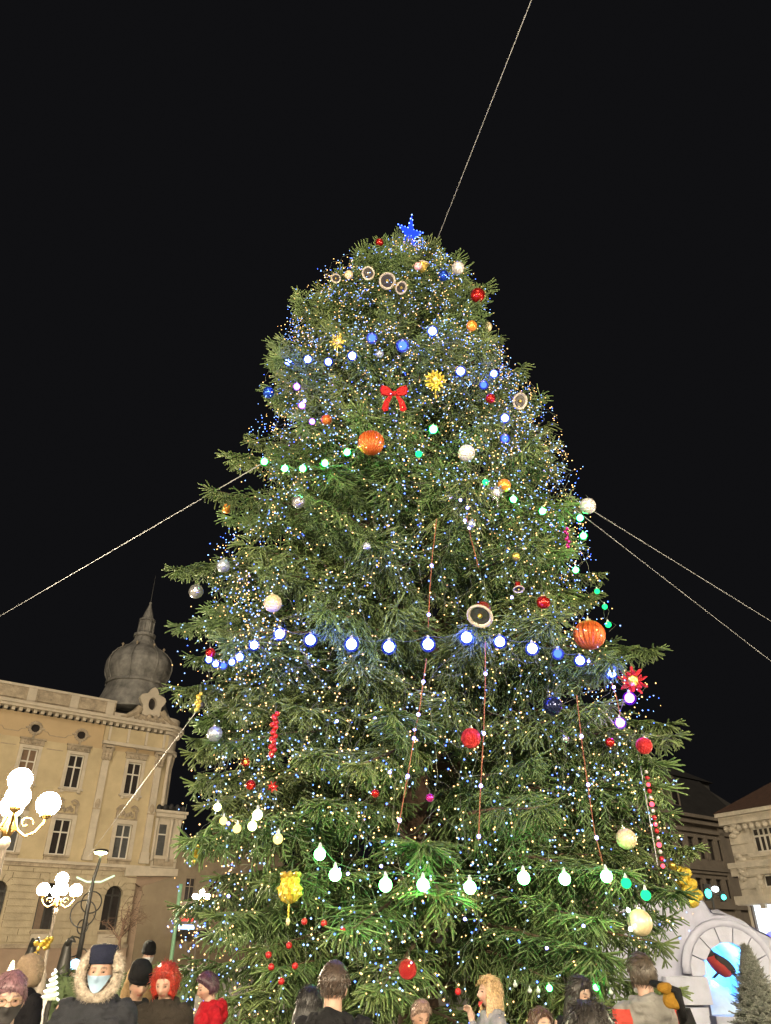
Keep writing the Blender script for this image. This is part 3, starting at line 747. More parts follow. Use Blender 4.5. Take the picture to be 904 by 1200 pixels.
while made < N_BR-14 and i < tot_try:
    z = float(np.interp((i+.5)/tot_try, cum, zs)); phi = (i*2.39996+.2*rng.normal()) % (2*math.pi); i += 1
    if math.sin(phi) > .25 and rng.random() < .62: continue         # the far side needs fewer
    f = rng.uniform(.80, 1.03) if rng.random() < .85 else rng.uniform(1.02, 1.10)
    if z > ZTOP-1.3: f = rng.uniform(.8, 1.02)
    tip = crown_pt(z, phi, f)-TR; rr = math.hypot(tip[0], tip[1])
    rise = float(np.interp(z, [0, 4, 9, 12.5, 16], [.12, .10, -.02, -.25, -.75]))+rng.normal()*.07
    root = np.array([0, 0, z+rise*rr]); root[2] = min(max(root[2], .5), ZTOP-.5)
    v = tip-root; Ln = np.linalg.norm(v)
    c = min(CLS, key=lambda q: abs(q-Ln)); ks = [k for (cc, k) in BM if cc == c]; k = ks[rng.integers(len(ks))]
    b = link('branch', BM[(c, k)], tree)
    x = Vector(v).normalized(); y = Vector((0,0,1)).cross(x).normalized(); zz = x.cross(y)
    rot = Matrix((x, y, zz)).transposed() @ Matrix.Rotation(rng.normal()*.3, 3, 'X')
    sc = Ln/c; b.matrix_local = Matrix.Translation(root) @ rot.to_4x4() @ Matrix.Diagonal((sc, min(sc, 1.12), min(sc, 1.12), 1)); made += 1
for k in range(14):           # leader shoots at the very top, longer side boughs that break the outline
    if k < 8:
        a = k*2.4; v = Vector((.45*math.cos(a), .45*math.sin(a), 1.0)).normalized(); root = Vector((.06, 0, ZTOP-1.25+.06*k)); Ln = rng.uniform(.7, 1.15)
        if k == 0: v = Vector((-.6,-.2,.9)).normalized(); Ln = 1.25
    else:
        px, py = [(203,676),(206,742),(790,858),(772,770),(205,815),(815,1005)][k-8]
        tip = Vector(at_y(px, py, D-.6 if k < 13 else D-1.2)-TR); root = Vector((0, 0, tip.z+.3)); v = tip-root; Ln = v.length; v.normalize()
    c = min(CLS, key=lambda q: abs(q-Ln)); b = link('branch', BM[(c, 0)], tree)
    x = v; y = Vector((0,0,1)).cross(x).normalized(); zz = x.cross(y)
    sc = Ln/c; b.matrix_local = Matrix.Translation(root) @ Matrix((x, y, zz)).transposed().to_4x4() @ Matrix.Diagonal((sc, min(sc,1.1), min(sc,1.1), 1))

# ================================================================== decorations on the spruce
def shiny(name, c, rough=.18, metal=.75, var=.1, vs=20, **k): return mat(name, c, rough, metal, var, vs, **k)
M['red'] = shiny('red bauble', (.55,.025,.02)); M['redglit'] = shiny('red glitter', (.6,.03,.03), .4, .5, .5, 90, bump=.8, bscale=120)
M['orange'] = shiny('orange foil', (.50,.10,.018), .42, .45); M['orange2'] = shiny('orange bauble', (.80,.28,.04), .3, .4)
M['silver'] = shiny('silver bauble', (.62,.62,.62), .22, .85); M['pearl'] = shiny('pearl bauble', (.66,.62,.60), .3, .3, .12, 9)
M['bluesil'] = shiny('blue silver bauble', (.30,.42,.62), .25, .6, .5, 7, c2=(.65,.68,.72)); M['blue'] = shiny('blue bauble', (.03,.10,.65), .25)
M['navy'] = shiny('dark navy bauble', (.02,.025,.07), .15, .6); M['gold'] = shiny('gold ornament', (.72,.50,.10), .28, .85, .25, 14)
M['cream'] = shiny('matt champagne bauble', (.62,.50,.30), .42, .25, .15, 6); M['pink'] = shiny('pink bauble', (.70,.40,.42), .3, .3)
M['magenta'] = shiny('magenta bauble', (.65,.03,.28), .25); M['yellow'] = mat('yellow cellophane', (.62,.46,.06), .3, .4, .4, 25)
M['velvet'] = mat('red velvet ribbon', (.30,.008,.010), .8, 0, .25, 10, spec=.2); M['white_in'] = mat('cream bell rim', (.40,.35,.28), .4)
M['darkin'] = mat('dark bell inside', (.05,.045,.04), .4, .4); M['purple'] = shiny('purple bauble', (.30,.05,.55), .25)
M['berry'] = mat('red berries', (.38,.012,.014), .4); M['cap'] = shiny('ornament cap', (.5,.45,.35), .3)
M['cordred'] = mat('orange red cord', (.22,.07,.035), .6); M['wire'] = mat('pale light wire', (.13,.14,.10), .6)
M['socket'] = mat('grey bulb socket', (.40,.42,.42), .5); M['cordg'] = mat('grey green cord', (.06,.075,.05), .7)
M['lit_blue'] = emit('blue bulb', (.04,.08,1.0), 55); M['lit_green'] = emit('green bulb', (.03,1.0,.14), 28)
M['lit_bw'] = emit('blue white bulb', (.06,.10,1.0), 55); M['lit_gw'] = emit('green white bulb', (.13,1.0,.20), 20)
M['lit_purple'] = emit('purple bulb', (.28,.04,1.0), 30); M['lit_yel'] = emit('yellow green bulb', (.85,1.0,.35), 4.0); M['dim_blue'] = emit('dim blue bulb', (.03,.07,.9), 3.0)
M['dim_green'] = emit('dim green bulb', (.01,.70,.14), 1.5); M['dim_gold'] = emit('dim gold bulb', (1.0,.70,.18), 1.2)
M['led_warm'] = emit('warm white led', (1.0,.56,.20), 1.9); M['led_cool'] = emit('cool white led', (.26,.45,1.0), 2.1)
M['led_blue'] = emit('blue led', (.07,.15,1.0), 3.5); M['led_violet'] = emit('violet led', (.24,.20,1.0), 9); M['led_white'] = emit('white led', (.95,.95,1.0), 12)

U_BULB = MB().ball((0,0,0), 1, 20, 12).mesh('bulb', M['lit_bw'], True)
U_SOCK = MB().lathe([(.42,.86),(.44,1.0),(.34,1.3),(.22,1.75),(.1,1.9)], 10).mesh('socket', M['socket'], True)
U_CAP = MB().lathe([(.2,.93),(.2,1.1),(.06,1.12),(.05,1.3)], 10).mesh('cap', M['cap'])
U_BALL = MB().ball((0,0,0), 1, 28, 18).mesh('sphere', M['red'], True)
def ribbed():
    mb = MB().lathe([(math.cos(a), math.sin(a)) for a in np.linspace(-1.55, 1.55, 22)], 96, lobes=lambda a, z: 1+.075*math.cos(18*a)*max(0, 1-abs(z)**3))
    return mb.mesh('sphere', M['orange'], False)
def disco():
    mb = MB().ball((0,0,0), 1, 18, 12); me = mb.mesh('sphere', M['silver'], False); return me
U_RIB = ribbed(); U_DISCO = disco()
def with_mat(me, m):
    key = me.name+'|'+m.name
    if key not in WM:
        c = me.copy(); c.materials.clear(); c.materials.append(m); WM[key] = c
    return WM[key]
WM = {}
def hook(par, r, up=.07):
    MB().tube([(0,0,r*1.2),(.004,.0,r*1.2+up*.5),(0,.03,r*1.2+up)], .004, 4).build('hanger', M['cordg'], par)
def bauble(px, py, dia, m, label, style='plain', f=.975, group=None):
    p = on_crown(px, py, f); r = dia/2*px_size(p)*1.05
    t = thing('bauble', label, 'bauble', p, 0, group); t.rotation_euler = (random.uniform(-.2,.2), random.uniform(-.2,.2), random.random()*6)
    o = link('sphere', with_mat({'plain':U_BALL,'rib':U_RIB,'disco':U_DISCO}[style], M[m]), t); o.scale = (r,r,r)
    c = link('cap', U_CAP, t); c.scale = (r,r,r); hook(t, r)
    return t
for a in [
 (560,346,16,'red','round red bauble on the top right edge of the spruce, above the orange one'),
 (553,382,12,'orange2','small orange bauble below the red one on the spruce top right edge'),
 (571,383,11,'cream','small champagne bauble right of the orange one near the spruce top'),
 (537,314,14,'pearl','white pearl bauble on the right shoulder of the spruce top'),
 (520,323,12,'blue','small blue bauble left of the white one at the spruce top'),
 (490,312,9,'pink','tiny pink bauble just below the blue star'),
 (445,284,9,'red','tiny red bauble left of the blue star at the spruce tip'),
 (547,531,19,'pearl','white pearl bauble right of the lit green bulb in the upper spruce'),
 (315,460,13,'blue','blue bauble on the upper left edge of the spruce'),
 (383,492,12,'orange','orange red bauble left of and below the red bow'),
 (575,467,11,'red','small red bauble left of the silver bell on the right side'),
 (591,569,15,'orange2','orange bauble behind the silver lattice lantern'),
 (266,596,11,'orange2','orange bauble at the left edge below the guy cable end'),
 (262,663,15,'bluesil','blue and silver bauble on the left edge above the jutting bough'),
 (230,693,16,'silver','silver patterned bauble under the bough jutting out left'),
 (320,707,20,'cream','matt champagne bauble above the left of the white bulb row'),
 (637,706,15,'red','red bauble right of the small red bell'),
 (648,827,21,'navy','dark navy bauble in the shade below the bulb row on the right'),
 (755,874,18,'redglit','glittery red bauble at the right edge of the spruce'),
 (715,870,10,'red','small red bauble hanging on a cord left of the glittery one'),
 (552,865,22,'redglit','sparkling red bauble in the middle of the lower spruce'),
 (689,593,18,'pearl','pale pearl bauble on the right edge where the two guy cables start'),
 (247,765,11,'red','small red bauble at the left end of the white bulb row'),
 (252,860,17,'bluesil','silver blue bauble low on the left edge of the spruce'),
 (294,920,11,'red','red bauble above the yellow bulbs at lower left'),
 (734,983,22,'cream','champagne bauble beside the red and white berry string at lower right'),
 (750,1081,27,'cream','large champagne bauble low on the right, beside the snow grotto'),
 (478,1136,20,'redglit','shiny red bauble just above the man looking down'),
 (504,935,9,'magenta','small magenta bauble near the trunk in the lower middle'),
 (440,930,9,'red','small red bauble beside the bare trunk'),
 (663,866,8,'silver','tiny silver bauble right of the sparkling red one'),
 (553,614,9,'bluesil','tiny silver blue bauble high on the middle cord'),
 (350,588,15,'silver','silver mirrored bauble below the green bulbs on the left'),
 (409,322,10,'cream','tiny champagne bauble at the upper left of the spruce top'),
 (445,415,9,'bluesil','tiny pale blue bauble above the red bow'),
 (605,652,9,'gold','tiny gold bauble above the small red bell'),
 (430,640,9,'bluesil','tiny pale blue bauble in the centre of the spruce')]:
    bauble(*a[:4], a[4], f=1.07 if a[2] < 10 or 'right edge' in a[4] else .985, style='disco' if 'mirror' in a[4] or 'sparkling' in a[4] else 'plain')
bauble(435,519,28,'orange','large ribbed orange bauble below the red bow','rib'); bauble(691,744,33,'orange','large ribbed orange bauble near the right edge above the red flower','rib')
for k, (px, py) in enumerate([(380,1082),(402,1091),(339,1108),(315,1119),(357,1080),(318,1133),(346,1132),(537,1162),(330,1150)]):
    bauble(px, py, 7, 'berry', ['small red bauble right of the gold lantern, left of its pair','small red bauble right of the gold lantern, right of its pair','small red bauble low left, below the gold lantern','small red bauble low left, furthest from the gold lantern','tiny red bauble just right of the gold lantern tassel','tiny red bauble above the red jacket at lower left','tiny red bauble between the red jacket and the dark haired man','tiny red bauble left of the blond woman','tiny red bauble left of the dark haired man from behind'][k], group='small red baubles low on the spruce')

def aim(o, d, axis='-Z'): o.rotation_euler = Vector(d).to_track_quat(axis, 'Y').to_euler()
def bell(px, py, dia, m, label, tilt=(.1,-.5,-.85), f=1.0):
    p = on_crown(px, py, f); r = dia/2*px_size(p)
    t = thing('bell', label, 'bell', p); aim(t, tilt)
    MB().lathe([(1.0,-.05),(.92,.12),(.74,.45),(.66,.95),(.5,1.3),(.2,1.5),(.12,1.55),(.12,1.7)], 24).xf(Matrix.Scale(r,4)).build('bell_body', M[m], t, True)
    ri = MB()
    n = 28; prof = [(1.0,-.05),(1.06,-.14),(1.02,-.24),(.86,-.22),(.76,-.05)]
    vs = [(q*math.cos(2*math.pi*k/n)*r, q*math.sin(2*math.pi*k/n)*r, z*r) for q, z in prof for k in range(n)]
    ri.add(vs, [(i*n+k, i*n+(k+1)%n, (i+1)*n+(k+1)%n, (i+1)*n+k) for i in range(4) for k in range(n)]); ri.build('rim', M['white_in'], t, True)
    MB().lathe([(.80,-.07),(.70,-.075),(.01,-.08)], 20).xf(Matrix.Scale(r,4)).build('bell_inside', M['darkin'], t)
    MB().ball((0,0,-.14*r), .2*r, 10, 8).build('clapper', M['gold'], t, True)
    MB().tube([(0,0,1.6*r),(0,0,1.6*r+.12)], .005, 4).build('hanger', M['cordg'], t)
bell(454,329,19,'silver','silver bell with cream rim, mouth towards us, near the spruce top')
bell(470,337,15,'gold','small gold bell right of the silver one near the spruce top',(.5,-.4,-.8))
bell(432,320,15,'gold','small gold bell left of the silver one near the spruce top',(-.2,-.5,-.8))
bell(497,309,13,'gold','small gold bell right of the blue star foot',(.2,-.4,.6))
bell(609,470,19,'silver','silver bell with mouth towards us on the upper right side',(.35,-.6,-.6))
bell(563,721,30,'red','large red bell with cream rim hanging over the white bulb row',(-.3,-.5,-.75), 1.07)
bell(608,690,13,'red','small red bell left of the red bauble on the right side',(0,-.25,-1))
bell(394,326,11,'pink','tiny pink bell on the upper left shoulder of the spruce',(0,-.3,-1))

def petal_ornament(px, py, dia, m, m2, label, n=15, name='flower_ornament', tail=True):
    p = on_crown(px, py, .98); r = dia/2*px_size(p); t = thing(name, label, 'ornament', p); aim(t, CAM-p, 'Z')
    for k in range(n*2):
        a = 2*math.pi*k/n/2*1.0+.25*random.random(); lay = k % 2; q = wob(MB().ball((0,0,0), (.33*r,.12*r,.05*r), 8, 6), .07*r, 5/r, k)
        q.xf(Matrix.Rotation(a,4,'Z') @ Matrix.Translation(((.66,.42)[lay]*r,0,(.0,.14)[lay]*r)) @ Matrix.Rotation(random.uniform(-.9,.9),4,'X') @ Matrix.Rotation(-.25-.3*lay,4,'Y')); q.build('petal', M[m], t)
    wob(MB().ball((0,0,.05*r), (.42*r,.42*r,.22*r), 14, 8), .06*r, 5/r).build('flower_heart', M[m2], t)
    if tail:
        MB().tube([(0,-.5*r,.1*r),(0,-1.35*r,.15*r)], .05*r, 5).build('tassel_cord', M[m], t); MB().ball((0,-1.45*r,.15*r), (.14*r,.2*r,.14*r), 8, 6).build('tassel', M[m], t)
    MB().tube([(0,.6*r,0),(0,1.1*r,-.1*r)], .004, 4).build('hanger', M['cordg'], t)
petal_ornament(510,446,26,'yellow','gold','yellow foil flower ornament with tassel, right of the red bow')
petal_ornament(396,400,21,'yellow','gold','yellow foil parcel ornament on the upper left of the spruce',6,'parcel_ornament')
petal_ornament(742,798,36,'redglit','gold','red and gold flower ornament on the right edge beside a lit bulb',9,tail=False)
petal_ornament(582,577,22,'silver','pearl','silver lattice lantern ornament on the right of the upper spruce',8,'lattice_lantern')
petal_ornament(320,922,14,'redglit','red','small red foil flower above the yellow bulbs',7,tail=False)
petal_ornament(288,893,12,'red','gold','small red foil flower low on the left',7,tail=False)
# gold lantern ornament with hanging tassel
p = on_crown(340,1043,.98); r = 14*px_size(p); t = thing('gold_lantern', 'gold crinkled foil lantern with tassel at lower left', 'ornament', p)
wob(MB().lathe([(.15,1.25),(.55,1.2),(.75,.8),(.72,.45),(.95,.1),(.9,-.35),(.6,-.8),(.2,-1.0)], 54, lobes=lambda a, z: 1+.14*math.cos(9*a+5*z)+.07*math.cos(17*a-9*z)).xf(Matrix.Scale(r,4)), .06*r, 6/r).build('foil_body', M['yellow'], t)
for k in range(8): a = 2*math.pi*k/8; MB().ball((.7*r*math.cos(a),.7*r*math.sin(a),1.15*r), (.22*r,.22*r,.26*r), 8, 6).build('foil_tuft', M['gold'], t)
MB().tube([(0,0,-.9*r),(.0,0,-2.1*r)], [.1*r,.07*r], 6).build('tassel_cord', M['yellow'], t); MB().ball((0,0,-2.3*r), (.16*r,.16*r,.3*r), 8, 6).build('tassel', M['cream'], t)
MB().tube([(0,0,1.2*r),(0,.1,2.3*r)], .005, 4).build('hanger', M['cordg'], t)
# red bow
p = on_crown(462,463,.99); w = 32*px_size(p); t = thing('ribbon_bow', 'bright red velvet bow in the upper middle of the spruce', 'bow', p); aim(t, np.array([0,-1,-.35]), 'Z')
for sg in (-1, 1):
    poly = [(0,.05),(sg*.22,.30),(sg*.46,.38),(sg*.52,.2),(sg*.46,0),(sg*.2,-.06)]
    loop = MB()
    for k, (zz, s2) in enumerate(((.0,1.0),(.10,.92))): loop.add([(x*w*s2, y*w*s2, zz*w) for x, y in poly], [tuple(range(6))])
    loop.add([(x*w, y*w, 0) for x, y in poly]+[(x*w*.92, y*w*.92, .1*w) for x, y in poly], [(i,(i+1)%6,6+(i+1)%6,6+i) for i in range(6)]); loop.build('bow_loop', M['velvet'], t)
    tl = [(sg*.05,-.02),(sg*.18,-.3),(sg*.22,-.62),(sg*.36,-.66),(sg*.46,-.56),(sg*.36,-.2),(sg*.14,0)]
    tb = MB().add([(x*w,y*w,.03*w+.05*w*math.sin(8*y)) for x,y in tl]+[(x*w,y*w,.005*w+.05*w*math.sin(8*y)) for x,y in tl], [tuple(range(7)), tuple(range(13,6,-1))]+[(i,(i+1)%7,7+(i+1)%7,7+i) for i in range(7)]); tb.build('ribbon_tail', M['velvet'], t)
MB().ball((0,.04*w,.06*w), (.1*w,.1*w,.09*w), 12, 8).build('knot', M['velvet'], t, True)
# hanging long ornaments
def drop(px, py0, py1, wpx, m, name, label, n=12):
    a, b = on_crown(px, py0, .99), on_crown(px, py1, .99); b[:2] = a[:2]; r = wpx/2*px_size(a); L_ = a[2]-b[2]
    t = thing(name, label, 'ornament', a)
    MB().tube([(0,0,.12),(0,0,-L_)], .005, 4).build('stem', M['cordg'], t)
    for k in range(n):
        z = -L_*(k+.5)/n; an = k*2.4; MB().ball((r*.45*math.cos(an), r*.45*math.sin(an), z), (r*.62,)*3, 10, 7).build('berry', M[m], t, True)
drop(323,835,888,10,'berry','berry_spray','long spray of red berries on the lower left of the spruce',16)
drop(663,618,640,7,'magenta','icicle_ornament','pink glitter icicle on the right side of the spruce',8)
drop(234,812,836,8,'yellow','icicle_ornament','yellow foil drop on the far left edge of the spruce',8)
drop(232,990,1010,9,'yellow','icicle_ornament','pale gold foil drop at the lower left edge of the spruce',8)
p = at_y(805,1036,D-1.0); t = thing('tinsel_tassel', 'golden tinsel tassel at the lower right edge above the snow grotto', 'ornament', p)
t.rotation_euler = (0,-.35,0)
for k in range(9): MB().ball((.05*math.sin(k*2.1),.05*math.cos(k*2.1),.16-.045*k), (.085,.085,.07), 8, 6).build('tinsel_tuft', M['yellow'], t)
MB().ball((-.05,0,.25), .06, 10, 8).build('top_bead', M['gold'], t, True); MB().tube([(-.05,0,.25),(-.5,.1,.42)], .005, 4).build('hanger', M['cordg'], t)

# ---- garlands of big round bulbs: the cord and each bulb are parts
def glow_halo(name, c, s, tr):  # emissive see-through shell that paints a glare halo round a bulb
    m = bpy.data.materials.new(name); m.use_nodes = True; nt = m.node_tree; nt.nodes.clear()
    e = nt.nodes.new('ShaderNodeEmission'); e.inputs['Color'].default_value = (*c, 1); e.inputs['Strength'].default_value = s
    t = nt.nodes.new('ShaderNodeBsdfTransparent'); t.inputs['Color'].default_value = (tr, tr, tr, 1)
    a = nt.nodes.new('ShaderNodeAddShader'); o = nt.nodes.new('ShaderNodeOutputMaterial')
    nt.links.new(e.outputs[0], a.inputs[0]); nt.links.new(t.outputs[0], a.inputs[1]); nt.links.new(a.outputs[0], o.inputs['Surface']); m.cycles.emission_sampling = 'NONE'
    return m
M['glass_blue'] = glow_halo('blue glass envelope', (.02,.05,1.0), .10, .80); M['glass_green'] = glow_halo('green glass envelope', (.01,.8,.12), .035, .85); M['glass_purple'] = glow_halo('violet glass envelope', (.22,.02,1.0), .09, .8)
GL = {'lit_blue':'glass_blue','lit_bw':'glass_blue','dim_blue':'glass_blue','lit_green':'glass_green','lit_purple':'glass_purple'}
def garland(label, pts, cord='cordg', f=.985):
    P = [on_crown(x, y-1.0*d, f) for (x, y, d, m) in pts]
    t = thing('bulb_garland', label, 'light garland', P[0])
    tops = []
    for (x, y, d, m), p in zip(pts, [on_crown(x, y, f) for (x, y, d, m) in pts]):
        r = d/2*px_size(p)*(.80 if GL.get(m) else .88); q = Vector(p-P[0])
        o = link('bulb', with_mat(U_BULB, M[m]), t); o.location = q; o.scale = (r,r,r)
        s_ = link('socket', U_SOCK, o)
        if GL.get(m): e_ = link('glass', with_mat(U_BULB, M[GL[m]]), o); e_.scale = (1.5,)*3; e_.location = (0,0,-.05)  # added glow shell, larger than the bulb, for its coloured halo
        tops.append(np.array(q)+np.array([0,0,r*1.85]))
    cp = []
    for a, b in zip(tops[:-1], tops[1:]):
        L_ = np.linalg.norm(b-a)
        for k in range(5):
            u = k/5; q = a+(b-a)*u; q = q+np.array([0,.10*math.sin(math.pi*u),-.05*L_*math.sin(math.pi*u)]); cp.append(q)
    cp.append(tops[-1]); MB().tube(cp, .003, 4).build('cord', M[cord], t)
garland('garland of lit blue bulbs across the upper spruce, highest of the four', [(366,494,7,'lit_purple'),(354,475,8,'lit_purple'),(348,453,8,'lit_purple'),(338,424,9,'lit_bw'),(361,421,9,'lit_bw'),(385,424,9,'lit_bw'),(413,417,10,'lit_bw'),(436,396,11,'dim_blue'),(472,405,13,'dim_blue'),(507,388,11,'lit_blue'),(540,435,11,'lit_blue'),(567,451,9,'dim_blue'),(579,438,9,'lit_blue'),(592,490,10,'lit_blue'),(592,514,10,'dim_blue')])
garland('garland of lit green bulbs around the upper middle of the spruce', [(310,541,9,'lit_green'),(334,549,9,'lit_green'),(355,549,9,'lit_green'),(381,543,9,'lit_green'),(407,530,9,'lit_green'),(491,532,9,'dim_green'),(508,503,11,'lit_green'),(569,565,8,'dim_green'),(602,585,9,'lit_green'),(636,599,9,'lit_green'),(680,607,9,'lit_green'),(684,628,9,'lit_green'),(675,668,8,'lit_green'),(700,693,7,'dim_green'),(709,711,7,'dim_green'),(713,732,8,'dim_green')])
garland('garland of large blue white bulbs across the middle of the spruce', [(245,773,8,'lit_blue'),(253,778,8,'lit_blue'),(262,780,8,'dim_blue'),(272,776,8,'lit_blue'),(281,770,10,'lit_blue'),(298,756,11,'lit_bw'),(328,743,13,'lit_bw'),(364,750,14,'lit_bw'),(412,755,15,'lit_bw'),(456,758,15,'lit_bw'),(502,755,15,'lit_bw'),(547,747,15,'lit_bw'),(586,752,14,'lit_bw'),(624,760,14,'lit_bw'),(654,766,12,'dim_blue'),(680,774,12,'lit_bw'),(717,788,13,'lit_bw'),(738,818,13,'lit_purple'),(727,847,12,'lit_purple')])
garland('garland of large green white bulbs near the bottom of the spruce, lowest of the four', [(255,946,10,'lit_yel'),(262,962,10,'dim_gold'),(278,971,11,'dim_gold'),(296,968,12,'lit_yel'),(302,955,13,'lit_yel'),(326,983,13,'dim_gold'),(375,1001,15,'lit_gw'),(393,1025,16,'lit_gw'),(452,1037,17,'lit_gw'),(496,1037,16,'lit_gw'),(551,1040,16,'lit_gw'),(614,1029,16,'lit_gw'),(662,1030,15,'lit_gw'),(711,1027,15,'lit_gw'),(734,1035,13,'dim_green'),(757,1049,13,'dim_green')])
# ---- small lantern garland near the bottom
garland('thin cord of small green and white lamps low on the right', [(604,1154,6,'socket'),(621,1161,6,'socket'),(631,1161,6,'socket'),(644,1158,8,'lit_green'),(699,1157,8,'lit_green'),(716,1163,6,'socket')])
# red and white berry string down the right edge
a0 = at_y(752,905,D-1.7); t = thing('berry_string', 'vertical string of red lit and white beads on the lower right edge', 'light string', a0)
n = 15; zb = at_y(752,1015,D-1.7)[2]
MB().tube([(0,0,.5),(0,0,zb-a0[2])], .006, 4).build('cord', M['socket'], t)
M['lit_red'] = emit('lit red bead', (1.0,.05,.08), 2.2)
for k in range(n):
    z = (zb-a0[2])*k/(n-1); MB().ball((.055,-.02,z), .030 if k % 2 else .024, 12, 8).build('bead', M['lit_red' if k % 3 == 2 else ('berry' if k % 2 else 'pearl')], t, True)
# ---- cords hanging down with a few leds
U_LED = MB().ball((0,0,0), 1, 8, 6).mesh('led', M['led_violet'])
def hang(pts, label, m='cordred', leds=(.2,.5,.8), lm='led_violet'):
    P = [on_crown(x, y, .99) for x, y in pts]; t = thing('string_light', label, 'light cord', P[0]); Q = [p-P[0] for p in P]
    MB().tube(Q, .0055, 5).build('cord', M[m], t)
    for u in leds:
        i_ = min(int(u*(len(Q)-1)), len(Q)-2); v = u*(len(Q)-1)-i_; q = Q[i_]+(Q[i_+1]-Q[i_])*v
        o = link('led', with_mat(U_LED, M[lm]), t); o.location = Vector(q)+Vector((0,-.02,0)); o.scale = (.019,)*3
hang([(512,608),(507,650),(504,690),(502,735)], 'orange red cord with leds hanging above the middle white bulb',leds=(.45,.9))
hang([(500,772),(492,830),(487,855),(478,910),(466,975)], 'long orange cord with leds slanting down past the trunk',leds=(.12,.33,.55,.75,.95))
hang([(547,604),(552,630),(561,665)], 'short orange red cord with one led right of the middle',leds=(.3,))
hang([(569,752),(569,800),(567,860),(563,930),(561,985)], 'dark red cord with leds hanging below the large red bell',leds=(.2,.5,.72,.98))
hang([(676,815),(682,870),(689,920),(697,975),(706,1010)], 'orange cord with leds slanting down on the right side',leds=(.22,.5,.8))
hang([(717,800),(722,815),(727,838)], 'short orange cord between two lit purple bulbs',leds=(.2,))
hang([(735,1062),(739,1085),(736,1105)], 'short dark cord below the green bulbs at lower right','cordg',(.1,.6),'led_white')

# ---- thousands of tiny leds on thin wires: nobody could count them
OCT = np.array([(1,0,0),(-1,0,0),(0,1,0),(0,-1,0),(0,0,1),(0,0,-1)], float)
OF = [(0,2,4),(2,1,4),(1,3,4),(3,0,4),(2,0,5),(1,2,5),(3,1,5),(0,3,5)]
led = {'led_warm': [], 'led_cool': [], 'led_blue': []}; wires = []
def walk(z, phi, n, mix):
    d = rng.uniform(-.5, .5)+(math.pi if rng.random() < .5 else 0); P = []; fr_ = max(0, -math.sin(phi)); lo_, hi_ = .62+.28*fr_, .88+.15*fr_; f = rng.uniform(lo_, hi_)
    for k in range(n):
        d += rng.normal()*.38; f = min(hi_, max(lo_, f+rng.normal()*.03))
        z += .085*math.sin(d)*1.2-.005; phi += .085*math.cos(d)/max(.6, crown_r(z, phi))
        if z < .9 or z > ZTOP-.25: break
        p = crown_pt(z, phi, f); P.append(p); p = p+rng.normal(size=3)*.05
        if k % 1 == 0:
            q = rng.random(); kk = 'led_warm' if q < mix[0] else ('led_cool' if q < mix[0]+mix[1] else 'led_blue')
            led[kk].append((p, rng.uniform(.0058, .0115)))
    if len(P) > 3 and math.sin(phi) < -.5: wires.append(P)
SP = lambda: -math.pi/2+math.asin(rng.uniform(-1, 1))*1.12
for _ in range(84): walk(rng.uniform(9.0, ZTOP-.3), SP(), 44, (.40,.46,.14))
for _ in range(66): walk(rng.uniform(5.5, 9.6), SP(), 44, (.42,.42,.16))
for _ in range(74): walk(rng.uniform(1.5, 5.6), SP(), 36, (.48,.38,.14))
for k, L_ in led.items():
    P = np.array([p for p, r in L_]); rr = np.array([r for p, r in L_])
    V = (P[:, None, :]+OCT[None]*rr[:, None, None]).reshape(-1, 3)
    me = bpy.data.meshes.new('fairy_lights'); me.from_pydata(V.tolist(), [], [tuple(i+6*j for i in f) for j in range(len(P)) for f in OF]); me.materials.append(M[k])
    tag(link('fairy_lights', me), {'led_warm':'countless tiny warm white fairy lights all over the spruce','led_cool':'countless tiny cool white fairy lights all over the spruce','led_blue':'scattered tiny deep blue fairy lights all over the spruce'}[k], 'fairy lights', kind='stuff')
wm = MB()
for P in wires: wm.tube(P, .0019, 3, cap=False)
tag(wm.build('fairy_light_wire', M['wire']), 'thin pale wires that carry the fairy lights', 'wire', kind='stuff')
# violet-blue icicle lamps scattered through the boughs, each one a lamp of its own on the branch
spots = [(540,586),(528,583),(545,610),(548,595),(545,1077),(457,905),(684,1085),(641,1111),(268,1050),(408,1024),(447,1015),(724,906),(440,842),(486,855),(395,845),(690,775),(600,700),(357,470),(268,965)]
isl = thing('lamp_chain', 'loose chain of bright violet blue led lamps scattered over the spruce', 'light chain', on_crown(540,586,.99)); base = np.array(isl.location)
for k, (px, py) in enumerate(spots):
    o = link('led', with_mat(U_LED, M['led_violet']), isl); p = on_crown(px, py, .99); o.location = Vector(p-base); o.scale = (1.7*px_size(p),)*3

# ---- blue star on the tip
p = at_y(481,275,D-.95); r = 20*px_size(p)
t = thing('tree_star', 'blue glowing star tilted on the very top of the spruce', 'star', p); t.rotation_euler = (R(122), R(-24), R(40))
M['star'] = emit('star blue tinsel', (.015,.05,.85), .75)
pts = [(r*(1.12 if k % 2 == 0 else .42)*math.sin(math.pi*k/5), r*(1.12 if k % 2 == 0 else .42)*math.cos(math.pi*k/5)) for k in range(10)]
sb = MB().add([(x,y,0) for x,y in pts]+[(0,0,.2*r),(0,0,-.2*r)], [(k,(k+1)%10,10) for k in range(10)]+[((k+1)%10,k,11) for k in range(10)]); sb.build('star_body', M['star'], t)
for k in range(10):
    a, b = np.array([*pts[k],0]), np.array([*pts[(k+1)%10],0])
    for u in (0,.35,.7):
        q = a+(b-a)*u; o = link('led', with_mat(U_LED, M['led_blue' if k % 3 else 'led_cool']), t); o.location = Vector(q); o.scale = (.014,)*3
MB().tube([(0,-.35*r,0),(0,-2.0*r,-.2*r)], .03, 6).build('star_pole', M['iron'], t)
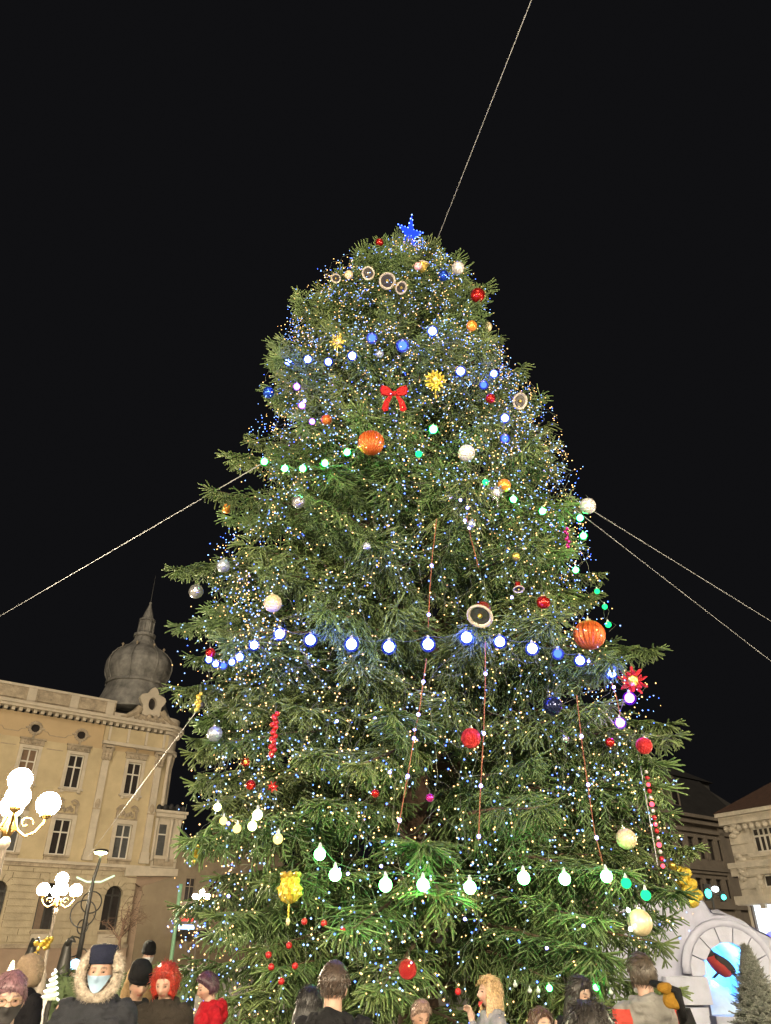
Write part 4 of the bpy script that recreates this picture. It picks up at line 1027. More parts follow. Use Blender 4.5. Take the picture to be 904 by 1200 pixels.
# ---- guy cables
def cable(a, b, label, sag=.0, r=.0075):
    a, b = np.array(a, float), np.array(b, float); t = thing('guy_cable', label, 'cable', a)
    a = a-(b-a)/np.linalg.norm(b-a)*.9; t.location = tuple(map(float, a))
    Q = [(b-a)*u+np.array([0,0,-sag*math.sin(math.pi*u)]) for u in np.linspace(0, 1, 13)]
    MB().tube(Q, r, 6).build('cable_rope', M['cable'], t); MB().ball((0,0,0), .05, 8, 6).build('clamp', M['iron'], t)
def through(a, px, py, s):   # go on from a in the plane of sight to a pixel, at distance s
    return at_dist(px, py, s)
def cable_to_wall(px0, py0, px1, py1, fac, sgn, zlim, label):
    A_ = on_crown(px0, py0, .9)
    for k in range(1, 900):
        px = px1+sgn*k; py = py1+(py1-py0)/(px1-px0)*sgn*k; sh, zh = fac.hit(px, py)
        if zh < zlim: break
    cable(A_, fac.p0+fac.u*sh+np.array([0,0,zh]), label)
cable_to_wall(275,562,0,722,fa,-1,14.5,'pale guy cable running from the left side of the spruce to the left')
cable_to_wall(697,600,904,728,fc,1,14.0,'upper guy cable running from the right side of the spruce')
cable_to_wall(700,617,904,775,fc,1,12.0,'lower guy cable running from the right side of the spruce')
A_ = at_y(509,290,D); r1, r2 = ray(509,290), ray(623,0)
ab_ = np.linalg.solve(np.array([[r1[1], r2[1]],[r1[2], r2[2]]]), np.array([-9.0, 12.0])); MAST = CAM+ab_[0]*r1+ab_[1]*r2
cable(A_, MAST, 'guy cable rising from the tip of the spruce to the top of the frame', .0, .008)

# ================================================================== street lamps
def lamp_post(px, py, dist, label, gr=.25, pos=None):
    """Cast post with one globe on top and four on scroll arms; py is the top globe's centre."""
    q = at_dist(px, py, dist) if pos is None else np.array(pos, float); H = q[2]
    t = thing('street_lamp', label, 'street lamp', (q[0], q[1], 0), .5, 'globe lamps of the square')
    MB().lathe([(.26,0),(.26,.12),(.2,.2),(.17,.8),(.12,.95),(.075,1.1),(.06,H-1.3),(.1,H-1.25),(.1,H-1.15),(.05,H-1.05),(.05,H-.45),(.12,H-.3),(.13,H-.24)], 14).build('post', M['post'], t, True)
    MB().lathe([(.06,H-1.1),(.14,H-.95),(.06,H-.75),(.10,H-.6),(.06,H-.5),(.16,H-.28),(.17,H-.22)], 14).build('post_head', M['bronze'], t, True)
    MB().ball((0,0,H), gr, 20, 14).build('globe', M['globe'], t, True)
    for k in range(4):
        a = math.pi/2*k; c, s_ = math.cos(a), math.sin(a); rr = .64
        pts = [(.05,H-.62),(.16,H-.95),(.33,H-1.06),(.5,H-.98),(rr,H-.78),(rr,H-.68)]
        arm = MB().tube([(x*c, x*s_, z) for x, z in pts], .03, 6)
        sp = [(.30+.14*(1-u)*math.cos(7*u), H-.82+.14*(1-u)*math.sin(7*u)) for u in np.linspace(0, .85, 12)]
        arm.tube([(x*c, x*s_, z) for x, z in sp], .016, 5)
        arm.lathe([(.03,-.72),(.12,-.66),(.13,-.62)], 10, (rr*c, rr*s_, H))
        o = arm.build('scroll_arm', M['bronze'], t)
        MB().ball((rr*c, rr*s_, H-.42), gr, 20, 14).build('globe', M['globe'], t, True)
lamp_post(24, 914, 17.5, 'large globe lamp at the left edge in front of the ochre building', .235)
lamp_post(73, 1030, 37, 'smaller globe lamp farther back before the arched ground windows', .25)
lamp_post(237, 1045, 82, 'distant globe lamp half hidden by the left boughs of the spruce', .24)
lamp_post(0,0,0,'globe lamp standing behind the viewer on the left',.23,(-6.5,-3.5,5.2))
lamp_post(0,0,0,'globe lamp standing behind the viewer on the right',.23,(6.5,-4.5,5.2))
lamp_post(0,0,0,'globe lamp standing well to the left of the viewer',.23,(-15,3,5.2))
lamp_post(0,0,0,'globe lamp standing well to the right of the viewer',.23,(15,2,5.2))
lamp_post(0,0,0,'globe lamp standing at the right of the square outside the view',.23,(19.0,20.0,5.0))
lamp_post(0,0,0,'globe lamp standing straight behind the viewer',.23,(.5,-7.0,5.2))

# ---------------------------------------------------------------- ring post with led head
b = at_dist(93,1118,31); t = thing('ring_post', 'slender iron post with ring ornaments and a small lit head', 'street light', (b[0], b[1], 0))
zt = at_dist(107,1008,31)[2]; Hh = float(zt)
pt = at_dist(120,995,31)-np.array([b[0],b[1],0])
MB().tube([(0,0,-.1),(0,0,Hh-1.6),(.02,0,Hh-.6),(.12,0,Hh),(float(pt[0]),0,float(pt[2])-.06)], [.11,.08,.06,.05,.035], 8).build('post', M['iron'], t, True)
MB().ball((float(pt[0]),0,float(pt[2])-.08), (.28,.16,.09), 12, 8).build('lamp_housing', M['iron'], t, True)
M['ledhead'] = emit('greenish led head', (.85,1.0,.45), 14)
MB().ball((float(pt[0]),-.03,float(pt[2])-.13), (.24,.15,.07), 12, 8).build('lamp_lens', M['ledhead'], t, True)
def ring(c, r, th, tilt=0):
    return MB().tube([(c[0]+r*math.cos(a)*math.cos(tilt), r*math.cos(a)*math.sin(tilt)-.02, c[2]+r*math.sin(a)) for a in np.linspace(0, 2*math.pi, 21)], th, 5, cap=False)
for c, r in (((-.25,0,Hh-2.7),.30),((.12,0,Hh-3.0),.24),((.05,0,Hh-3.6),.28),((-.12,0,Hh-1.7),.42),((.1,0,Hh-1.35),.34),((-.05,0,Hh-2.1),.22)): ring(c, r, .024, random.uniform(-.6,.6)).build('ring', M['iron'], t)
M['garl'] = emit('pale green led garland', (.7,1.0,.6), .6)
MB().tube([(-.6,0,Hh-.55),(-.2,0,Hh-.7),(.3,0,Hh-.7),(.75,0,Hh-.5)], .03, 5).build('light_bar', M['garl'], t)
# blue star lamp hung low on the post
b2 = at_dist(88,1131,29.5); t = thing('star_lamp', 'small icy blue star lamp low in front of the ring post', 'lamp', b2)
M['ice_led'] = emit('icy blue lamp', (.35,.75,1.0), 2.2)
for k in range(6):
    a = k*math.pi/6; MB().tube([(-.17*math.cos(a),0,-.17*math.sin(a)),(.17*math.cos(a),0,.17*math.sin(a))], [.01,.04,.01][:2], 5).build('ray', M['ice_led'], t)
MB().tube([(0,.05,-float(b2[2])),(0,.05,.0)], .03, 6).build('stand', M['iron'], t)

# ---------------------------------------------------------------- bare street tree in front of the ochre building
b = at_dist(139,1115,46); t = thing('bare_tree', 'small leafless street tree in front of the ochre building', 'tree', (b[0], b[1], 0))
MB().tube([(0,0,-.2),(.05,0,1.2),(-.03,0,2.2),(.05,0,3.0)], [.11,.09,.07,.05], 8).build('trunk', M['bark'], t, True)
g = np.random.default_rng(5)
for k in range(16):
    z = g.uniform(2.0, 3.1); a = g.uniform(0, 6.28); P = [np.array([0,0,z])]; d = np.array([math.cos(a)*.8, math.sin(a)*.5, .75])
    L_ = g.uniform(.9, 1.9); mb = MB()
    for q in range(5): P.append(P[-1]+d/np.linalg.norm(d)*L_/5); d = d+g.normal(size=3)*.25
    mb.tube(P, [.035,.028,.022,.016,.011,.006], 5)
    for q in range(1, 6):
        for w in range(2):
            e = P[q]+g.normal(size=3)*np.array([.3,.25,.22])+np.array([0,0,.1]); mb.tube([P[q],(P[q]+e)/2+g.normal(size=3)*.05,e], [.012,.009,.005], 4)
    mb.build('limb', M['bark'], t)

# ---------------------------------------------------------------- low hedge and its small lit trees, dark statues
def leafy(name, label, x0, x1, y0, y1, z1, m):
    mb = MB(); g = np.random.default_rng(3)
    mb.box(x0+.1, x1-.1, y0+.1, y1-.1, 0, z1-.1)
    n = int(900*(x1-x0)/4)
    for _ in range(n):
        f = g.random(); p = np.array([g.uniform(x0,x1), y0+g.normal()*.04 if f < .6 else g.uniform(y0,y1), g.uniform(0,z1) if f < .6 else z1+g.normal()*.04])
        a, b_ = g.normal(size=3)*.06, g.normal(size=3)*.06; mb.add([p, p+a, p+b_], [(0,1,2)])
    return tag(mb.build(name, m), label, 'hedge')
h0, h1 = at_dist(62,1140,27), at_dist(112,1140,27); y = float(h0[1])
leafy('hedge', 'clipped low hedge in front of the ochre building', float(h0[0]), float(h1[0])+3, y, y+1.2, 1.15, M['hedge'])
M['lit_spiral'] = emit('white rope light', (1,.95,.8), 2.6); M['lit_yspiral'] = emit('yellow rope light', (1,.85,.4), 2.2)
M['frost'] = mat('frosted wire cone', (.30,.33,.22), .7)
def spiral_tree(px, py0, py1, dist, m, label):
    a, b = at_dist(px, py0, dist), at_dist(px, py1, dist); Hh = float(a[2]); t = thing('light_cone', label, 'light cone', (b[0], b[1], 0)); z0 = max(.05, float(b[2])); r = (Hh-z0)*.3
    MB().lathe([(r*.92,z0),(r*.45,(z0+Hh)/2),(.01,Hh)], 14).build('cone', M['frost'], t)
    MB().tube([((r*(1-u)+.02)*math.cos(u*34), (r*(1-u)+.02)*math.sin(u*34), z0+(Hh-z0)*u) for u in np.linspace(0, 1, 90)], .022, 5).build('rope_light', M[m], t)
    if z0 > .1: MB().tube([(0,0,0),(0,0,z0)], .05, 6).build('stand', M['iron'], t)
spiral_tree(58,1136,1172,25,'lit_spiral','small white spiral light cone left of the hooded man')
spiral_tree(12,1126,1142,28,'lit_yspiral','tiny yellowish light cone at the far left edge')
def statue(px, ptop, pbot, dist, label, lean):
    a, b = at_dist(px, ptop, dist), at_dist(px, pbot, dist); t = thing('dark_statue', label, 'statue', (b[0], b[1], 0)); H = float(a[2])
    wob(MB().lathe([(.30,.0),(.30,.25),(.25,.3),(.24,H*.42),(.21,H*.6),(.17,H*.78),(.14,H*.86),(.11,H*.93),(.04,H)], 14), .05, 3, px).build('robed_body', M['iron'], t, True)
    MB().tube([(0,-.05,H*.9),(lean*.2,-.1,H*.98),(lean*.36,-.12,H*.93)], [.10,.09,.02], 8).build('peaked_head', M['iron'], t, True)
statue(75,1098,1130,29,'black peaked figure standing behind the hedge near the ring post',.8); statue(33,1100,1130,29,'black hooked figure standing at the left behind the tan hood',1.0)
# golden tinsel branch
b = at_dist(38,1122,9.6); t = thing('tinsel_branch', 'golden tinsel branch sticking up behind the tan fur hood', 'decoration', (b[0], b[1], 0))
g = np.random.default_rng(8); e = at_dist(55,1099,9.6)-np.array([b[0],b[1],0]); s0 = np.array([0,0,float(b[2])-.05])
MB().tube([(0,0,0), s0, e], [.012,.012,.008], 6).build('stick', M['iron'], t)
for k in range(26):
    u = (k+.5)/26; q = s0+(e-s0)*u+g.normal(size=3)*.028; MB().ball(q, g.uniform(.018,.034), 8, 6).build('gold_bead', M['gold'] if k % 3 else M['yellow'], t)
# green-lit lamp post by the street corner, its glow put into the colour
b = at_dist(204,1100,52); zt = float(at_dist(213,1036,52)[2]); t = thing('green_pole', 'thin pale green pole beside the ochre building corner', 'pole', (b[0], b[1], 0))
M['greenpole'] = mat('pale green paint', (.22,.42,.26), .5)
MB().tube([(0,0,0),(0,0,zt)], .12, 8).build('shaft', M['greenpole'], t, True); MB().box(-.2,.2,-.2,.2,-.05,.3).build('foot', M['iron'], t)
# traffic light on the far right
b = at_dist(836,1060,56); t = thing('traffic_light', 'green traffic light in front of the dim far building', 'traffic light', (b[0], b[1], 0)); zt = float(at_dist(832,1036,56)[2])
MB().tube([(0,0,0),(0,0,zt)], .07, 8).build('pole', M['iron'], t); MB().box(-.42,-.08,-.2,.1,zt-.95,zt).build('signal_head', M['iron'], t)
MB().box(.55,.8,-.2,.1,zt-1.0,zt-.4).build('signal_head', M['iron'], t)
M['tl'] = emit('green signal', (.05,1.0,.75), 3)
MB().ball((-.25,-.2,zt-.55), (.2,.08,.26), 12, 8).build('signal_lens', M['tl'], t); MB().ball((.68,-.2,zt-.75), (.15,.06,.15), 12, 8).build('signal_lens', M['tl'], t)
MB().ball((.25,-.2,zt-.3), (.22,.1,.16), 12, 8).build('signal_lamp', M['shophot'], t); MB().tube([(-.1,0,zt-.5),(.7,0,zt-.7)], .03, 6).build('bracket', M['iron'], t)
# guy cable to the ring post
A_ = on_crown(222,845,.93); cable(A_, at_dist(104,1003,30.9), 'guy cable slanting down in front of the ochre building to the ring post', .0, .006)
# mast behind the viewer that holds the top cable
ms = thing('steel_mast', 'tall steel mast behind the viewer that carries the top guy cable', 'mast', (float(MAST[0]), float(MAST[1]), 0))
MB().tube([(0,-.1,-.2),(0,-.1,float(MAST[2])+.3)], [.16,.08], 12).build('shaft', M['post'], ms, True); MB().box(-.35,.35,-.45,.25,-.1,.06).build('base_plate', M['iron'], ms)

# ================================================================== snow grotto with a bird
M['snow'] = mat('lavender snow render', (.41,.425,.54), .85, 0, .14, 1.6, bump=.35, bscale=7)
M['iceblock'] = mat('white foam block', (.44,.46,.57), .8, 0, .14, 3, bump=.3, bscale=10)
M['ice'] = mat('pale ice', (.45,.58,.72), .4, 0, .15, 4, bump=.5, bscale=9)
GY = 15.0
def G(px, py, y=GY): p = at_y(px, py, y); return float(p[0]), float(p[2])
g0 = G(850,1140); gr = thing('snow_grotto', 'white snow grotto with blue lit arch at the right edge', 'grotto', (g0[0], GY, 0))
def L2(px, py, y=GY): x, z = G(px, py, y); return x-g0[0], z
# roof: rolling snow mound behind the face
top = [(700,1075),(735,1062),(770,1055),(797,1052),(812,1050),(828,1056),(838,1068),(857,1071),(876,1080),(890,1090),(905,1098),(935,1120),(960,1150)]
tv = [L2(*p) for p in top]
mb = MB(); rowsN = 9; vs = []
for j in range(rowsN):
    u = j/(rowsN-1); yy = .12+3.2*u
    for (x, z) in tv: vs.append((x*(1-.12*u), yy, z*(1-.55*u**2)+.10*math.sin(3*x+5*u)*(u > 0)))
n = len(tv); fs = [(j*n+i, j*n+i+1, (j+1)*n+i+1, (j+1)*n+i) for j in range(rowsN-1) for i in range(n-1)]
b = len(vs); vs += [(x, .12, 0) for x, z in tv]
arc_c = L2(858,1141); 
mb.add(vs, fs); 
bb = len(mb.v)
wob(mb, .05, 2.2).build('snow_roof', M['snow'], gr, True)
# face wall with the arched opening cut out: fan between outline and arch
ri, ro = 31*.01515, 47*.01515
hole = [(arc_c[0]+ri*math.cos(a), arc_c[1]+ri*math.sin(a)) for a in np.linspace(math.pi, 0, 13)]
xl, xr = tv[0][0], tv[-1][0]
face = MB()
def topz(x): return float(np.interp(x, [p[0] for p in tv], [p[1] for p in tv]))
xsF = sorted(set([xl, xr]+[p[0] for p in tv]+[p[0] for p in hole]+list(np.linspace(hole[0][0], hole[-1][0], 25))))
def holez(x):
    d = x-arc_c[0]
    return arc_c[1]+math.sqrt(max(0, ri*ri-d*d)) if abs(d) < ri else 0
for a, b in zip(xsF[:-1], xsF[1:]):
    inside = abs((a+b)/2-arc_c[0]) < ri
    face.add([(a,.12,holez(a) if inside else 0),(b,.12,holez(b) if inside else 0),(b,.12,topz(b)),(a,.12,topz(a))], [(0,1,2,3)])
fine = MB()
for q in face.f:
    A4 = [np.array(face.v[i]) for i in q]
    for j in range(14):
        u0, u1 = j/14, (j+1)/14; fine.add([A4[0]+(A4[3]-A4[0])*u0, A4[1]+(A4[2]-A4[1])*u0, A4[1]+(A4[2]-A4[1])*u1, A4[0]+(A4[3]-A4[0])*u1], [(0,1,2,3)])
fine.v = [(x, y+.05*math.sin(2.7*x+3.1*z)+.03*math.sin(7*x-5*z)-.02, z) for x, y, z in fine.v]
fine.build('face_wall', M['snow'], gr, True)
for k in range(7):     # wedge blocks of the arch
    t0, t1 = math.pi*(1.02-k/7*1.04), math.pi*(1.02-(k+1)/7*1.04); e = .012
    q = [(arc_c[0]+r_*math.cos(t_), arc_c[1]+r_*math.sin(t_)) for r_, t_ in ((ri,t0-e*1.5),(ro,t0-e),((ri+ro)/2*1.0+(ro-ri)/2*1.04,(t0+t1)/2),(ro,t1+e),(ri,t1+e*1.5))]
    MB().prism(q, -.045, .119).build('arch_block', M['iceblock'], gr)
# rim of snow over the arch
MB().tube([(arc_c[0]+(ro+.06)*math.cos(a), .02, arc_c[1]+(ro+.06)*math.sin(a)) for a in np.linspace(math.pi*1.0, 0, 20)], .075, 8).build('snow_rim', M['snow'], gr, True)
z = arc_c[1]-.02
for k in range(4):        # pier blocks below the arch, both sides
    for sg in (-1, 1):
        w = .62+.10*((k+sg) % 2); x0_ = arc_c[0]+sg*ri*(1.02+.25*(k % 2))
        wob(MB().box(min(x0_, x0_+sg*w), max(x0_, x0_+sg*w), -.12-.05*(k % 2), .119, max(0, z-.43), z-.02), .012, 6, k).build('pier_block', M['iceblock'], gr)
    z -= .44
# inside of the cave
cv = MB(); nn = 13
vs = [(arc_c[0]+ri*1.25*math.cos(a), y_, arc_c[1]+ri*1.25*math.sin(a)) for y_ in (.125, 1.6) for a in np.linspace(math.pi, 0, nn)]
cv.add(vs, [(i, i+1, nn+i+1, nn+i) for i in range(nn-1)])
cv.add([(arc_c[0]-ri*1.25,.125,0),(arc_c[0]-ri*1.25,1.6,0),(arc_c[0]-ri*1.25,1.6,arc_c[1]),(arc_c[0]-ri*1.25,.125,arc_c[1])], [(0,1,2,3)]); cv.add([(arc_c[0]+ri*1.25,.125,0),(arc_c[0]+ri*1.25,1.6,0),(arc_c[0]+ri*1.25,1.6,arc_c[1]),(arc_c[0]+ri*1.25,.125,arc_c[1])], [(0,1,2,3)])
cv.add([vs[nn+i] for i in range(nn)]+[(arc_c[0]+ri*1.25,1.6,0),(arc_c[0]-ri*1.25,1.6,0)], [tuple(range(nn+2))]); cv.build('cave_shell', M['ice'], gr)
for k, (px, py, w, hgt) in enumerate(((848,1160,.50,1.35),(868,1172,.36,1.0),(842,1185,.36,.8),(880,1190,.3,.7))):
    x_, z_ = L2(px, py); wob(MB().lathe([(w*.9,0),(w,z_*.4),(w*.85,z_*.75),(w*.6,z_*.95),(w*.15,z_+.12)], 16, (x_,.55+.12*(k%2),0)), .09, 4, k).build('ice_lump', M['ice'], gr, True)
wob(MB().box(arc_c[0]-.5, arc_c[0]+.45, -.2, .4, 0, L2(850,1190)[1]), .03, 3).build('ledge', M['iceblock'], gr)
bl_ = bpy.data.lights.new('grotto lamp', 'POINT'); bl_.energy = 60; bl_.color = (.10,.42,1.0); bl_.shadow_soft_size = .12
bo = bpy.data.objects.new('blue_lamp_light', bl_); col.objects.link(bo); bo.parent = gr; bo.location = (arc_c[0]+.12, .9, arc_c[1]+.22)
M['bluelamp'] = emit('blue cave lamp', (.10,.42,1.0), 6)
MB().ball((arc_c[0]+.12, 1.5, arc_c[1]+.34), .05, 10, 8).build('blue_lamp', M['bluelamp'], gr, True)
# bird
x_, z_ = G(843,1132,GY+.1); bd = thing('bird_figure', 'red breasted black winged bird figure perched in the blue lit arch', 'bird figure', (x_, GY+.05, z_)); bd.rotation_euler = (0, R(38), 0)
M['breast'] = mat('red felt', (.28,.025,.02), .8); M['blackfelt'] = mat('black felt', (.015,.013,.013), .8)
MB().lathe([(.01,-.28),(.07,-.22),(.115,-.1),(.13,.02),(.11,.14),(.05,.2)], 14, (0,0,0), ax='x').build('bird_body', M['breast'], bd, True)
MB().ball((-.24,0,.05), (.09,.085,.085), 12, 8).build('head', M['blackfelt'], bd, True); MB().tube([(-.31,0,.05),(-.37,0,.03)], [.03,.004], 6).build('beak', M['blackfelt'], bd)
MB().ball((.03,-.08,.06), (.2,.05,.085), 12, 8).build('wing', M['blackfelt'], bd, True); MB().ball((.03,.08,.06), (.2,.05,.085), 12, 8).build('wing', M['blackfelt'], bd, True)
MB().ball((0,0,.09), (.24,.09,.06), 12, 8).build('back', M['blackfelt'], bd, True)
MB().add([(.15,-.05,.02),(.15,.05,.02),(.50,.06,.02),(.44,0,.02),(.50,-.06,.02),(.15,-.05,.06),(.15,.05,.06),(.50,.06,.035),(.44,0,.035),(.50,-.06,.035)], [(0,1,2,3,4),(9,8,7,6,5),(0,5,6,1),(1,6,7,2),(2,7,8,3),(3,8,9,4),(4,9,5,0)]).build('tail', M['blackfelt'], bd)
for sg in (-1, 1): MB().tube([(.02,sg*.04,-.1),(-.02,sg*.04,-.24)], .012, 5).build('leg', M['blackfelt'], bd)
# flocked little tree in front of the grotto
b = at_dist(891,1190,12.2); zt = float(at_dist(887,1105,12.2)[2]); ft = thing('flocked_tree', 'small snow flocked artificial tree in front of the grotto', 'tree', (b[0], b[1], 0))
M['flock'] = mat('flocked needles', (.10,.12,.08), .85, 0, .5, 25, c2=(.34,.35,.31))
fl = branch_mesh(.42, 99, hang=.2, nl=.022); fl.materials.clear(); fl.materials.append(M['flock']); fl.materials.append(M['twig'])
MB().tube([(0,0,0),(0,0,zt)], [.04,.01], 8).build('trunk', M['bark'], ft)
for k in range(110):
    u = k/110; z = .45+(zt-.5)*u; a = k*2.4; Ln = .27*(1-u)**.85+.05
    o = link('branch', fl, ft); o.location = (0,0,z); o.rotation_euler = (0, R(14-62*u), a); o.scale = (Ln/.42,)*3
wob(MB().lathe([(.22,0),(.26,.3),(.27,.34)], 12), .01).build('pot', M['iceblock'], ft)

# ================================================================== people
M['eye'] = mat('dark eye', (.02,.015,.012), .2); M['mask_blue'] = mat('pale blue mask', (.26,.37,.50), .8, bump=.2); M['mask_black'] = mat('black mask', (.02,.018,.018), .85); M['mask_red'] = mat('red mask', (.50,.03,.035), .8); M['mask_white'] = mat('white mask', (.36,.37,.38), .8)
M['shoe'] = mat('dark shoes', (.025,.022,.02), .6); M['jeans'] = mat('dark trousers', (.03,.032,.045), .85, bump=.3, bscale=60); M['metal'] = mat('glasses metal', (.25,.18,.10), .3, .8)
def cloth(name, c, **k): return mat(name, tuple(.42*q for q in c), .85, 0, .22, 9, bump=.5, bscale=38, spec=.12, **k)
def skin_mat():
    m = bpy.data.materials.new('skin'); m.use_nodes = True; nt = m.node_tree; b = nt.nodes['Principled BSDF']; b.inputs['Roughness'].default_value = .5
    a = nt.nodes.new('ShaderNodeAttribute'); a.attribute_name = 'Col'; nt.links.new(a.outputs['Color'], b.inputs['Base Color'])
    b.inputs['Subsurface Weight'].default_value = .08; b.inputs['Subsurface Radius'].default_value = (.01,.004,.002); return m
M['skin'] = skin_mat()
def remesh(mb, voxel, name, m, smooth=3, folds=0.0, seed=0):
    me = mb.mesh('tmp', m); o = bpy.data.objects.new('tmp', me); col.objects.link(o)
    r = o.modifiers.new('r', 'REMESH'); r.mode = 'VOXEL'; r.voxel_size = voxel; r.use_smooth_shade = True
    s_ = o.modifiers.new('s', 'SMOOTH'); s_.factor = .5; s_.iterations = smooth
    dg = bpy.context.evaluated_depsgraph_get(); dg.update()
    out = bpy.data.meshes.new_from_object(o.evaluated_get(dg)); out.name = name
    bpy.data.objects.remove(o); bpy.data.meshes.remove(me)
    out.materials.clear(); out.materials.append(m)
    n = len(out.vertices); co = np.empty(n*3); out.vertices.foreach_get('co', co); co = co.reshape(-1, 3)
    if folds:
        from mathutils import noise
        no = np.empty(n*3); out.vertices.foreach_get('normal', no); no = no.reshape(-1, 3)
        d = np.array([noise.noise(Vector((p[0]*9+seed, p[1]*9, p[2]*22)))+.6*noise.noise(Vector((p[0]*22+seed, p[1]*22, p[2]*40))) for p in co])
        co = co+no*(d*folds)[:, None]; out.vertices.foreach_set('co', co.ravel())
    out.polygons.foreach_set('use_smooth', [True]*len(out.polygons)); out.update()
    return out, co
def head_pt(d, jaw=1.0):
    """Point of the head surface in direction d (face towards -y)."""
    x, y, z = d
    px, py, pz_ = .074*x, (.094 if y < 0 else .100)*y, (.118 if z > 0 else .112)*z
    if z < 0:
        k = (-z)**1.25
        px *= 1-.30*k; 
        if y > 0: py *= 1-.45*k
        else: py *= 1-.10*k
    if y < 0:
        ax = abs(px)
        nose = math.exp(-(px/.0125)**2)*(.026*math.exp(-((pz_+.030)/.016)**2)+.013*math.exp(-((pz_+.008)/.022)**2))
        brow = .006*math.exp(-((pz_-.026)/.010)**2)*math.exp(-((ax-.028)/.022)**2)
        sock = -.011*math.exp(-((pz_-.006)/.012)**2)*math.exp(-((ax-.031)/.016)**2)
        lips = .007*math.exp(-((pz_+.064)/.009)**2)*math.exp(-(px/.022)**2)
        chin = .010*math.exp(-((pz_+.100)/.014)**2)*math.exp(-(px/.024)**2)
        chk = .004*math.exp(-((pz_+.028)/.02)**2)*math.exp(-((ax-.042)/.016)**2)
        py -= (nose+brow+sock+lips+chin+chk)*min(1, -y*1.6)
    return px, py, pz_
def sph(n, m):
    out = []
    for i in range(m+1):
        th = math.pi*i/m-math.pi/2
        for k in range(n):
            a = 2*math.pi*k/n; out.append((math.cos(th)*math.cos(a), math.cos(th)*math.sin(a), math.sin(th)))
    return out, [(i*n+k, i*n+(k+1)%n, (i+1)*n+(k+1)%n, (i+1)*n+k) for i in range(m) for k in range(n)]
def sstep(a, b, x): t = min(1, max(0, (x-a)/(b-a))); return t*t*(3-2*t)
def hair_mesh(style, seed, thick=.02, face=True):
    """Hair as a cap that dives under the skin at the hairline, plus strands; style short|long|curly|balding|undercut|bob"""
    from mathutils import noise
    g = np.random.default_rng(seed); V, Fc = sph(40, 28); vs = []
    def cover(d):
        x, y, z = d; f = -y
        line = {'short':.52,'long':.55,'curly':.50,'balding':.80,'undercut':.50,'bob':.52}[style]
        m = 1-sstep(line-.35, line+.02, f-z*.75+.18*abs(x)) if f > 0 else 1.0
        low = {'short':-.42,'long':-1.2,'curly':-.75,'balding':-.35,'undercut':-.30,'bob':-.7}[style]
        if f > 0 and style in ('long','curly','bob'): m = max(m, sstep(.62, .8, abs(x))*(1 if z > -.8 else 0)*(1 if f < .55 else .0))
        if f > .1 and style in ('short','balding','undercut') and z < .12: m *= sstep(.82, .9, abs(x))*.7
        return m*sstep(low-.16, low+.1, z)
    for d in V:
        p = np.array(head_pt(d)) if d[1] > -.15 else np.array([.074*d[0], .094*d[1], .118*d[2]])
        c = cover(d); th = thick*(1+.35*max(0, d[2]))
        if style == 'curly': th = .036*(1+.2*max(0,d[2]))+.016*noise.noise(Vector(d)*5+Vector((seed,0,0)))
        else: th += .005*noise.noise(Vector((d[0]*9, d[1]*9, d[2]*3+seed)))
        if style == 'undercut' and d[2] < .15: th *= .35
        n_ = np.array(d); vs.append(p+n_*(th*c-.012*(1-c)))
    mb = MB().add(vs, Fc)
    if style in ('long', 'bob'):
        Lh = .25 if style == 'long' else .08
        for k in range(26):
            a = R(-25)+(math.pi+R(50))*k/25; rr = .088
            x, y = rr*math.cos(a)*.95, .100*math.sin(a)+.005
            x2 = x*(1.08+.12*g.random()); l_ = Lh*g.uniform(.8, 1.1)
            mb.tube([(x*.92,y*.92,.04),(x*1.06,y*1.06,-.04),(x2,y*1.12,-.09),(x2*1.02,y*1.15,-.11-l_*.5),(x2*.95,y*1.08,-.11-l_)], [.012,.017,.018,.017,.006], 6)
    ns = {'short':420,'long':500,'curly':650,'balding':300,'undercut':420,'bob':450}[style]; cnt = 0
    while cnt < ns:
        d = g.normal(size=3); d /= np.linalg.norm(d)
        if cover(d) < .75: continue
        cnt += 1
        p = np.array(head_pt(d)) if d[1] > -.15 else np.array([.074*d[0], .094*d[1], .118*d[2]])
        th = thick*(1+.35*max(0, d[2])); 
        if style == 'curly': th = .038*(1+.2*max(0,d[2]))
        if style == 'undercut' and d[2] < .15: th *= .35
        q = p+d*th*.92; P = [q]
        flow = np.array([d[0]*.4, .35 if d[1] > -.3 else -.1, -.8]) if style != 'short' and style != 'undercut' else np.array([.25*math.sin(seed+d[0]*3), -.35 if d[2] > .4 else .1, -.4])
        flow -= d*np.dot(flow, d); flow /= np.linalg.norm(flow)+1e-6
        ls = .03 if style in ('short','undercut','balding') else .055
        for k in range(3):
            st = flow+g.normal(size=3)*(.6 if style == 'curly' else .16)+d*(.04 if style != 'curly' else .0); P.append(P[-1]+st/np.linalg.norm(st)*ls/3*g.uniform(.7,1.3))
        mb.tube(P, [.0028,.0026,.002,.0008], 3, cap=False)
    return mb
